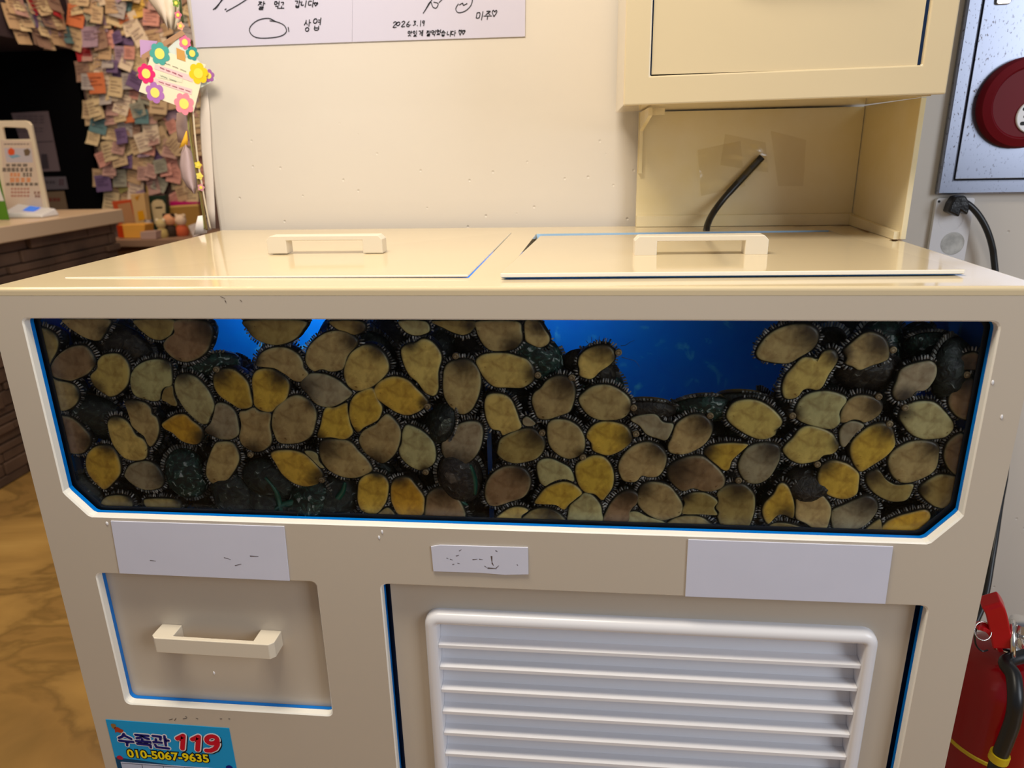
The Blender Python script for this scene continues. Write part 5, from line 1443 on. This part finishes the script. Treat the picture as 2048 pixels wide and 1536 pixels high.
dashed(ms, 'printed_line', 8, 60, 287, 2.5, flat(120, 100, 95), 8); dashed(ms, 'printed_line', 12, 57, 328, 5, tiny, 4); dashed(ms, 'printed_line', 5, 68, 336, 7, tiny, 7)
dashed(ms, 'printed_line', 20, 42, 346, 7, org, 3); dashed(ms, 'printed_line', 46, 66, 346, 7, tiny, 3); dashed(ms, 'printed_line', 20, 64, 356, 8, org, 4); dashed(ms, 'printed_line', 12, 78, 366, 5, tiny, 7)
for yy in (376, 383, 390): dashed(ms, 'printed_line', 22, 60, yy, 3.5, flat(190, 110, 95), 6)
dashed(ms, 'printed_line', 68, 81, 383, 5, flat(130, 60, 50), 2); dashed(ms, 'printed_line', 70, 81, 390, 5, flat(130, 60, 50), 2)
def patch(parent, name, pts, m, y):
    bm = bmesh.new(); q = poly_y(pts, y); bm.faces.new([bm.verts.new((p[0], y, p[1])) for p in q]); build(name, bm, m, parent)
patch(ms, 'printed_picture', [(8, 296), (62, 297), (66, 325), (13, 325)], flat(205, 196, 205), YM - 0.0014)
patch(ms, 'orange_motif', [(16, 300), (22, 295), (29, 300), (29, 309), (20, 311), (16, 306)], flat(235, 95, 50), YQ)
patch(ms, 'blue_motif', [(16, 311), (34, 309), (42, 313), (24, 317)], flat(140, 180, 205), YQ)
patch(ms, 'emblem', [(47, 300), (56, 297), (61, 303), (58, 311), (50, 312)], flat(120, 100, 80), YQ)
# green edged sign in front, cut by the picture edge
gs = empty('table_sign', (fy(0, 440, 1.70).x, 1.70, ZC), 'small white sign with a green border at the left end of the counter', 'sign')
bm = bmesh.new(); prism(bm, [(a, max(b, ZC + 0.001)) for a, b in poly_y([(-60, 335), (-8, 335), (17, 440), (-60, 440)], 1.70)], [], 1.70, 1.706)
build('green_board', bm, flat(90, 140, 40), gs)
bm = bmesh.new(); prism(bm, [(a, max(b, ZC + 0.006)) for a, b in poly_y([(-60, 343), (-12, 343), (8, 402), (-60, 402)], 1.6985)], [], 1.6985, 1.6995)
build('white_insert', bm, flat(225, 222, 220), gs)
cr = empty('card_reader', (on_x(60, 432, -1.45).x, 1.72, ZC), 'white card reader with a small blue screen on the counter', 'card reader')
c0 = at(62, 434, 2, ZC)
cx, cy = c0.x, c0.y
cr.location = (cx, cy, ZC)
bm = bmesh.new()
vs = [(-0.085, -0.05, 0.001), (0.085, -0.05, 0.001), (0.085, 0.05, 0.001), (-0.085, 0.05, 0.001), (-0.08, -0.045, 0.022), (0.08, -0.045, 0.012), (0.075, 0.045, 0.028), (-0.075, 0.045, 0.050)]
v = [bm.verts.new((cx + a, cy + b, ZC + c)) for a, b, c in vs]
for f in ((0, 1, 2, 3), (4, 5, 6, 7), (0, 1, 5, 4), (1, 2, 6, 5), (2, 3, 7, 6), (3, 0, 4, 7)): bm.faces.new([v[i] for i in f])
build('reader_body', bm, M['white_plastic'], cr, bev=0.006, seg=3)
T = lambda u, w: Vector((-0.08 + 0.157 * u, -0.045 + 0.09 * w, 0.0225 - 0.011 * u + w * (0.026 - 0.010 * u)))
bm = bmesh.new(); bm.faces.new([bm.verts.new(Vector((cx, cy, ZC + 0.0022)) + T(u, w)) for u, w in ((0.40, 0.35), (0.68, 0.35), (0.66, 0.85), (0.38, 0.85))])
build('screen', bm, mat('blue_screen', (0.01, 0.15, 0.7), 0.3, emit=(0.02, 0.25, 1.0), estr=0.35), cr)

# papers on the black door
for i, (pts, lab, col) in enumerate([([(22, 226), (96, 222), (120, 342), (60, 344)], 'tall grey notice on the black doorway behind the menu stand', (120, 105, 112)),
                                     ([(80, 354), (131, 353), (136, 378), (84, 380)], 'narrow grey notice under the tall one on the black doorway', (105, 98, 108)),
                                     ([(90, 384), (128, 382), (136, 421), (94, 423)], 'lowest beige notice on the black doorway, just above the counter', (125, 105, 85))]):
    r = sheet('door_notice', pts, 2.992, flat(*col), lab, 'notice', 0.003)
    if i == 0:
        patch(r, 'printed_picture', [(82, 308), (94, 308), (98, 337), (84, 338)], flat(70, 62, 70), 2.9905)
        patch(r, 'fold_line', [(70, 283.5), (107, 282), (107.3, 283.2), (70, 285)], flat(70, 62, 70), 2.9905)
        for yy in (232, 238, 244, 256, 262): dashed(r, 'printed_line', 34, 90, yy, 1.6, flat(80, 72, 80), 5, 2.9905)
    if i == 1: dashed(r, 'printed_line', 92, 112, 362, 5, flat(70, 62, 70), 3, 2.9905); dashed(r, 'printed_line', 118, 129, 358, 12, flat(90, 60, 70), 2, 2.9905)
    if i == 2: dashed(r, 'printed_line', 98, 122, 396, 6, flat(130, 50, 45), 3, 2.9905)

# shelf table with goods in front of the note wall
ZT = 0.695
bm = bmesh.new(); box(bm, -1.61, -0.6, 2.52, 2.98, ZT - 0.03, ZT); 
st_ = empty('side_table', (-1.1, 2.75, 0), 'low brown side table crowded with boxes before the note wall', 'table')
build('table_top', bm, mat('table_brown', srgb(150, 120, 100), 0.5), st_)
bm = bmesh.new(); box(bm, -1.58, -0.62, 2.56, 2.96, 0, ZT - 0.03); build('table_base', bm, mat('table_front', srgb(140, 96, 60), 0.6, noise=0.3, nscale=5), st_)
def goods(name, pts, y, dep, col, label, cat='box', rough=0.5, parts=()):
    q = poly_y(pts, y); zb = min(b for a, b in q)
    root = empty(name, (sum(a for a, b in q) / len(q), y, ZT), label, cat)
    q = [(a, max(b, ZT + 0.001)) for a, b in q]
    lo = min(b for a, b in q)
    q = [(a, b if b > lo + 0.012 else ZT + 0.001) for a, b in q]
    bm = bmesh.new(); prism(bm, q, [], y, y + dep); build('box_body', bm, mat(name + '_col', srgb(*col), rough), root, bev=0.002)
    for nm, pp, cc in parts:
        bm = bmesh.new(); qq = poly_y(pp, y - 0.0015); bm.faces.new([bm.verts.new((a, y - 0.0015, max(b, ZT + 0.004))) for a, b in qq]); build(nm, bm, flat(*cc, 0.4), root)
    return root
g6 = lambda pts: [(180 + a / 6.982, 280 + b / 6.982) for a, b in pts]
goods('gift_box', g6([(300, 860), (560, 830), (660, 1200), (410, 1200)]), 2.84, 0.09, (205, 80, 35), 'tall orange box standing at the left of the side table', parts=[('box_print', g6([(385, 900), (560, 870), (640, 1170), (455, 1180)]), (190, 140, 100))])
goods('gift_box', g6([(560, 760), (750, 740), (800, 1180), (640, 1190)]), 2.80, 0.04, (214, 176, 120), 'upright cream and yellow packet beside the tall orange box', parts=[('box_print', g6([(660, 1000), (740, 980), (770, 1110), (680, 1130)]), (225, 160, 30)), ('box_print', g6([(620, 800), (700, 760), (660, 850)]), (200, 140, 50))])
goods('gift_box', g6([(770, 780), (1060, 770), (1075, 1200), (860, 1200)]), 2.86, 0.03, (18, 44, 32), 'dark green framed packet with an arched cream label, on the side table',
      parts=[('arched_label', g6([(850, 900), (880, 850), (940, 830), (1010, 840), (1050, 900), (1060, 1160), (900, 1170)]), (205, 188, 150)), ('label_print', g6([(910, 935), (1010, 930), (1012, 955), (915, 960)]), (110, 100, 70))])
goods('cardboard_box', g6([(1060, 940), (1510, 900), (1540, 1130), (1380, 1180), (1075, 1200)]), 2.895, 0.028, (168, 128, 62), 'wide tan cardboard box at the right of the side table', parts=[('box_edge', g6([(1062, 925), (1510, 893), (1512, 925), (1064, 950)]), (222, 184, 110))])
goods('gift_box', g6([(1110, 860), (1490, 865), (1500, 905), (1112, 925)]), 2.93, 0.04, (190, 10, 110), 'magenta flat box lying behind the tan cardboard box')
goods('gift_box', g6([(380, 1190), (760, 1180), (760, 1360), (450, 1370)]), 2.60, 0.08, (236, 172, 72), 'low bright yellow box at the left front of the side table', parts=[('box_side', g6([(370, 1190), (450, 1190), (480, 1365), (400, 1370)]), (190, 60, 20))])
goods('gift_box', g6([(700, 1285), (920, 1270), (915, 1345), (700, 1360)]), 2.55, 0.05, (188, 158, 150), 'small pinkish packet lying right of the yellow box')
goods('paper_cup', g6([(1370, 1200), (1590, 1120), (1620, 1270), (1440, 1345)]), 2.58, 0.06, (225, 215, 215), 'white carton at the right end of the side table', 'carton')
def figure(px, py, y, h, cols, label):
    b = fy(px, py, y); root = empty('figurine', (b.x, y, ZT), label, 'figurine')
    r = h * 0.33
    bm = bmesh.new(); lathe(bm, [(r * 0.8, ZT + 0.0005), (r, ZT + h * 0.15), (r * 0.85, ZT + h * 0.4), (r * 0.45, ZT + h * 0.58)], b.x, y, 16); build('figure_body', bm, flat(*cols[0]), root, smooth=50)
    bm = bmesh.new(); bmesh.ops.create_uvsphere(bm, u_segments=16, v_segments=10, radius=r * 0.85, matrix=Matrix.Translation((b.x, y, ZT + h * 0.76))); build('figure_head', bm, flat(*cols[1]), root, smooth=0)
    for s in (-1, 1):
        bm = bmesh.new(); bmesh.ops.create_uvsphere(bm, u_segments=10, v_segments=8, radius=r * 0.3, matrix=Matrix.Translation((b.x + s * r * 0.6, y, ZT + h * 0.98)))
        build('figure_ear', bm, flat(*cols[2]), root, smooth=0)
figure(180 + 1135 / 6.982, 465, 2.66, 0.105, [(60, 45, 35), (222, 160, 120), (50, 35, 28)], 'small dark bodied figurine before the tan cardboard box')
figure(180 + 1285 / 6.982, 460, 2.68, 0.10, [(200, 95, 60), (232, 205, 180), (225, 200, 170)], 'small figurine with pale head and orange body, on the side table')
figure(180 + 1010 / 6.982, 465, 2.62, 0.085, [(196, 172, 110), (200, 180, 130), (235, 220, 190)], 'slim beige figurine between green packet and dark figurine')
figure(180 + 840 / 6.982, 462, 2.70, 0.075, [(140, 120, 110), (160, 150, 150), (110, 100, 105)], 'greyish little figurine before the green packet')

# crowded memo notes
random.seed(77)
PAL = [((196, 172, 140), 'tan'), ((206, 186, 150), 'cream'), ((188, 160, 128), 'light brown'), ((150, 122, 108), 'dull brown'), ((182, 146, 140), 'dusty pink'), ((206, 150, 140), 'pink'),
       ((160, 138, 160), 'lavender'), ((112, 92, 134), 'purple'), ((96, 130, 138), 'teal'), ((186, 180, 110), 'olive yellow'), ((212, 176, 90), 'yellow'), ((205, 118, 78), 'orange'), ((150, 150, 138), 'grey green'), ((172, 165, 165), 'grey'), ((176, 48, 56), 'red'), ((222, 206, 186), 'white')]
WGT = [14, 13, 11, 8, 8, 5, 6, 4, 2, 5, 3, 2, 5, 6, 0.5, 8]
def note_mesh(w, h, col, seed):
    bm = bmesh.new(); n = 4; g_ = []
    for i in range(n + 1):
        u = i / n; yy = -0.003 - 0.018 * (u ** 2) * (0.3 + (seed % 7) / 7)
        g_.append([bm.verts.new((-w / 2 + w * j / 2, yy - 0.004 * math.sin(math.pi * j / 2) * ((seed % 3) - 1), -h * u)) for j in range(3)])
    for A, B in zip(g_, g_[1:]):
        for j in range(2): bm.faces.new((A[j], A[j + 1], B[j + 1], B[j]))
    for k in range(3 if seed % 2 else 4):   # written lines
        z = -h * (0.22 + 0.17 * k); u = -z / h; yy = -0.003 - 0.018 * (u ** 2) * (0.3 + (seed % 7) / 7) - 0.0016 - 0.004
        f = bm.faces.new([bm.verts.new(p) for p in ((-w * 0.36, yy, z), (w * (0.1 + 0.25 * ((seed + k) % 2)), yy, z), (w * (0.1 + 0.25 * ((seed + k) % 2)), yy, z - h * 0.045), (-w * 0.36, yy, z - h * 0.045))]); f.material_index = 1
    me = bpy.data.meshes.new('memo_note'); bm.normal_update(); bm.to_mesh(me); bm.free()
    me.materials.append(flat(*col, 0.8)); me.materials.append(flat(int(col[0] * 0.75), int(col[1] * 0.7), int(col[2] * 0.75), 0.8))
    return me
NM = {}
def note(loc, rotz, tilt, size, ci, label, group, yaw=0):
    key = (ci, random.randrange(3))
    if key not in NM: NM[key] = note_mesh(0.075 * random.uniform(0.85, 1.15), 0.08 * random.uniform(0.8, 1.3), PAL[ci][0], random.randrange(50))
    o = bpy.data.objects.new('memo_note', NM[key]); COL.objects.link(o)
    o.location = loc; o.rotation_euler = (0, tilt, yaw); o.scale = (size, 1, size)
    tag(o, label, 'note', group)
cnt = 0
cells_n = []
px = 148
for gy in range(19):
    for gx in range(13):
        cells_n.append((158 + gx * 20.5 + random.uniform(-9, 9), -14 + gy * 22.5 + random.uniform(-9, 9)))
random.shuffle(cells_n)
for (a, b) in cells_n:
    lim = 152 + max(0, b - 90) * 0.19
    if a < lim - 2 or a > 415: continue
    p = fy(a, b - 14, 2.99)
    if p.x < XH + 0.02: continue
    # the lower right part carries pink notes, the middle purple ones
    w = list(WGT)
    if b > 230 and a > 280: w[4] += 20; w[5] += 20; w[15] += 8
    if 100 < b < 220 and 215 < a < 280: w[7] += 22; w[6] += 12
    if 320 < b: w[12] += 10; w[9] += 6
    ci = random.choices(range(16), w)[0]
    where = 'high' if b < 110 else ('mid height' if b < 260 else 'low')
    side = 'near black doorway' if a < 230 else ('left of flower card' if b < 240 else 'above side table') if a < 320 else 'by white wall end'
    tl = random.gauss(0, 0.28)
    lean = 'leaning left' if tl > 0.16 else 'leaning right' if tl < -0.16 else 'hanging straight'
    sz = random.uniform(0.75, 1.2)
    note((p.x, 2.992 - random.uniform(0, 0.035), p.z), 0, tl, sz, ci, '%s %s memo note %s, %s on note wall, %s' % ('larger' if sz > 1.05 else 'smaller' if sz < 0.88 else 'medium', PAL[ci][1], lean, where, side), 'memo notes crowding the far wall')
# notes hanging on the header over the doorway
for k in range(34):
    a = random.uniform(-4, 150); b = random.uniform(-35, 48) + a * 0.12
    p = on_x(a, b, XH + 0.004)
    if not (1.4 < p.y < 2.97): continue
    ci = random.choices(range(16), WGT)[0]
    tl = random.gauss(0, 0.15)
    note((p.x, p.y, p.z), 0, tl, random.uniform(0.9, 1.25), ci, 'small %s memo note %s on the dark header, %s row, %s' % (PAL[ci][1], 'leaning' if abs(tl) > 0.12 else 'hanging straight', 'upper' if b < 15 else 'lower', 'at picture edge' if a < 75 else 'nearer note wall'), 'memo notes on the dark header', yaw=math.radians(90))
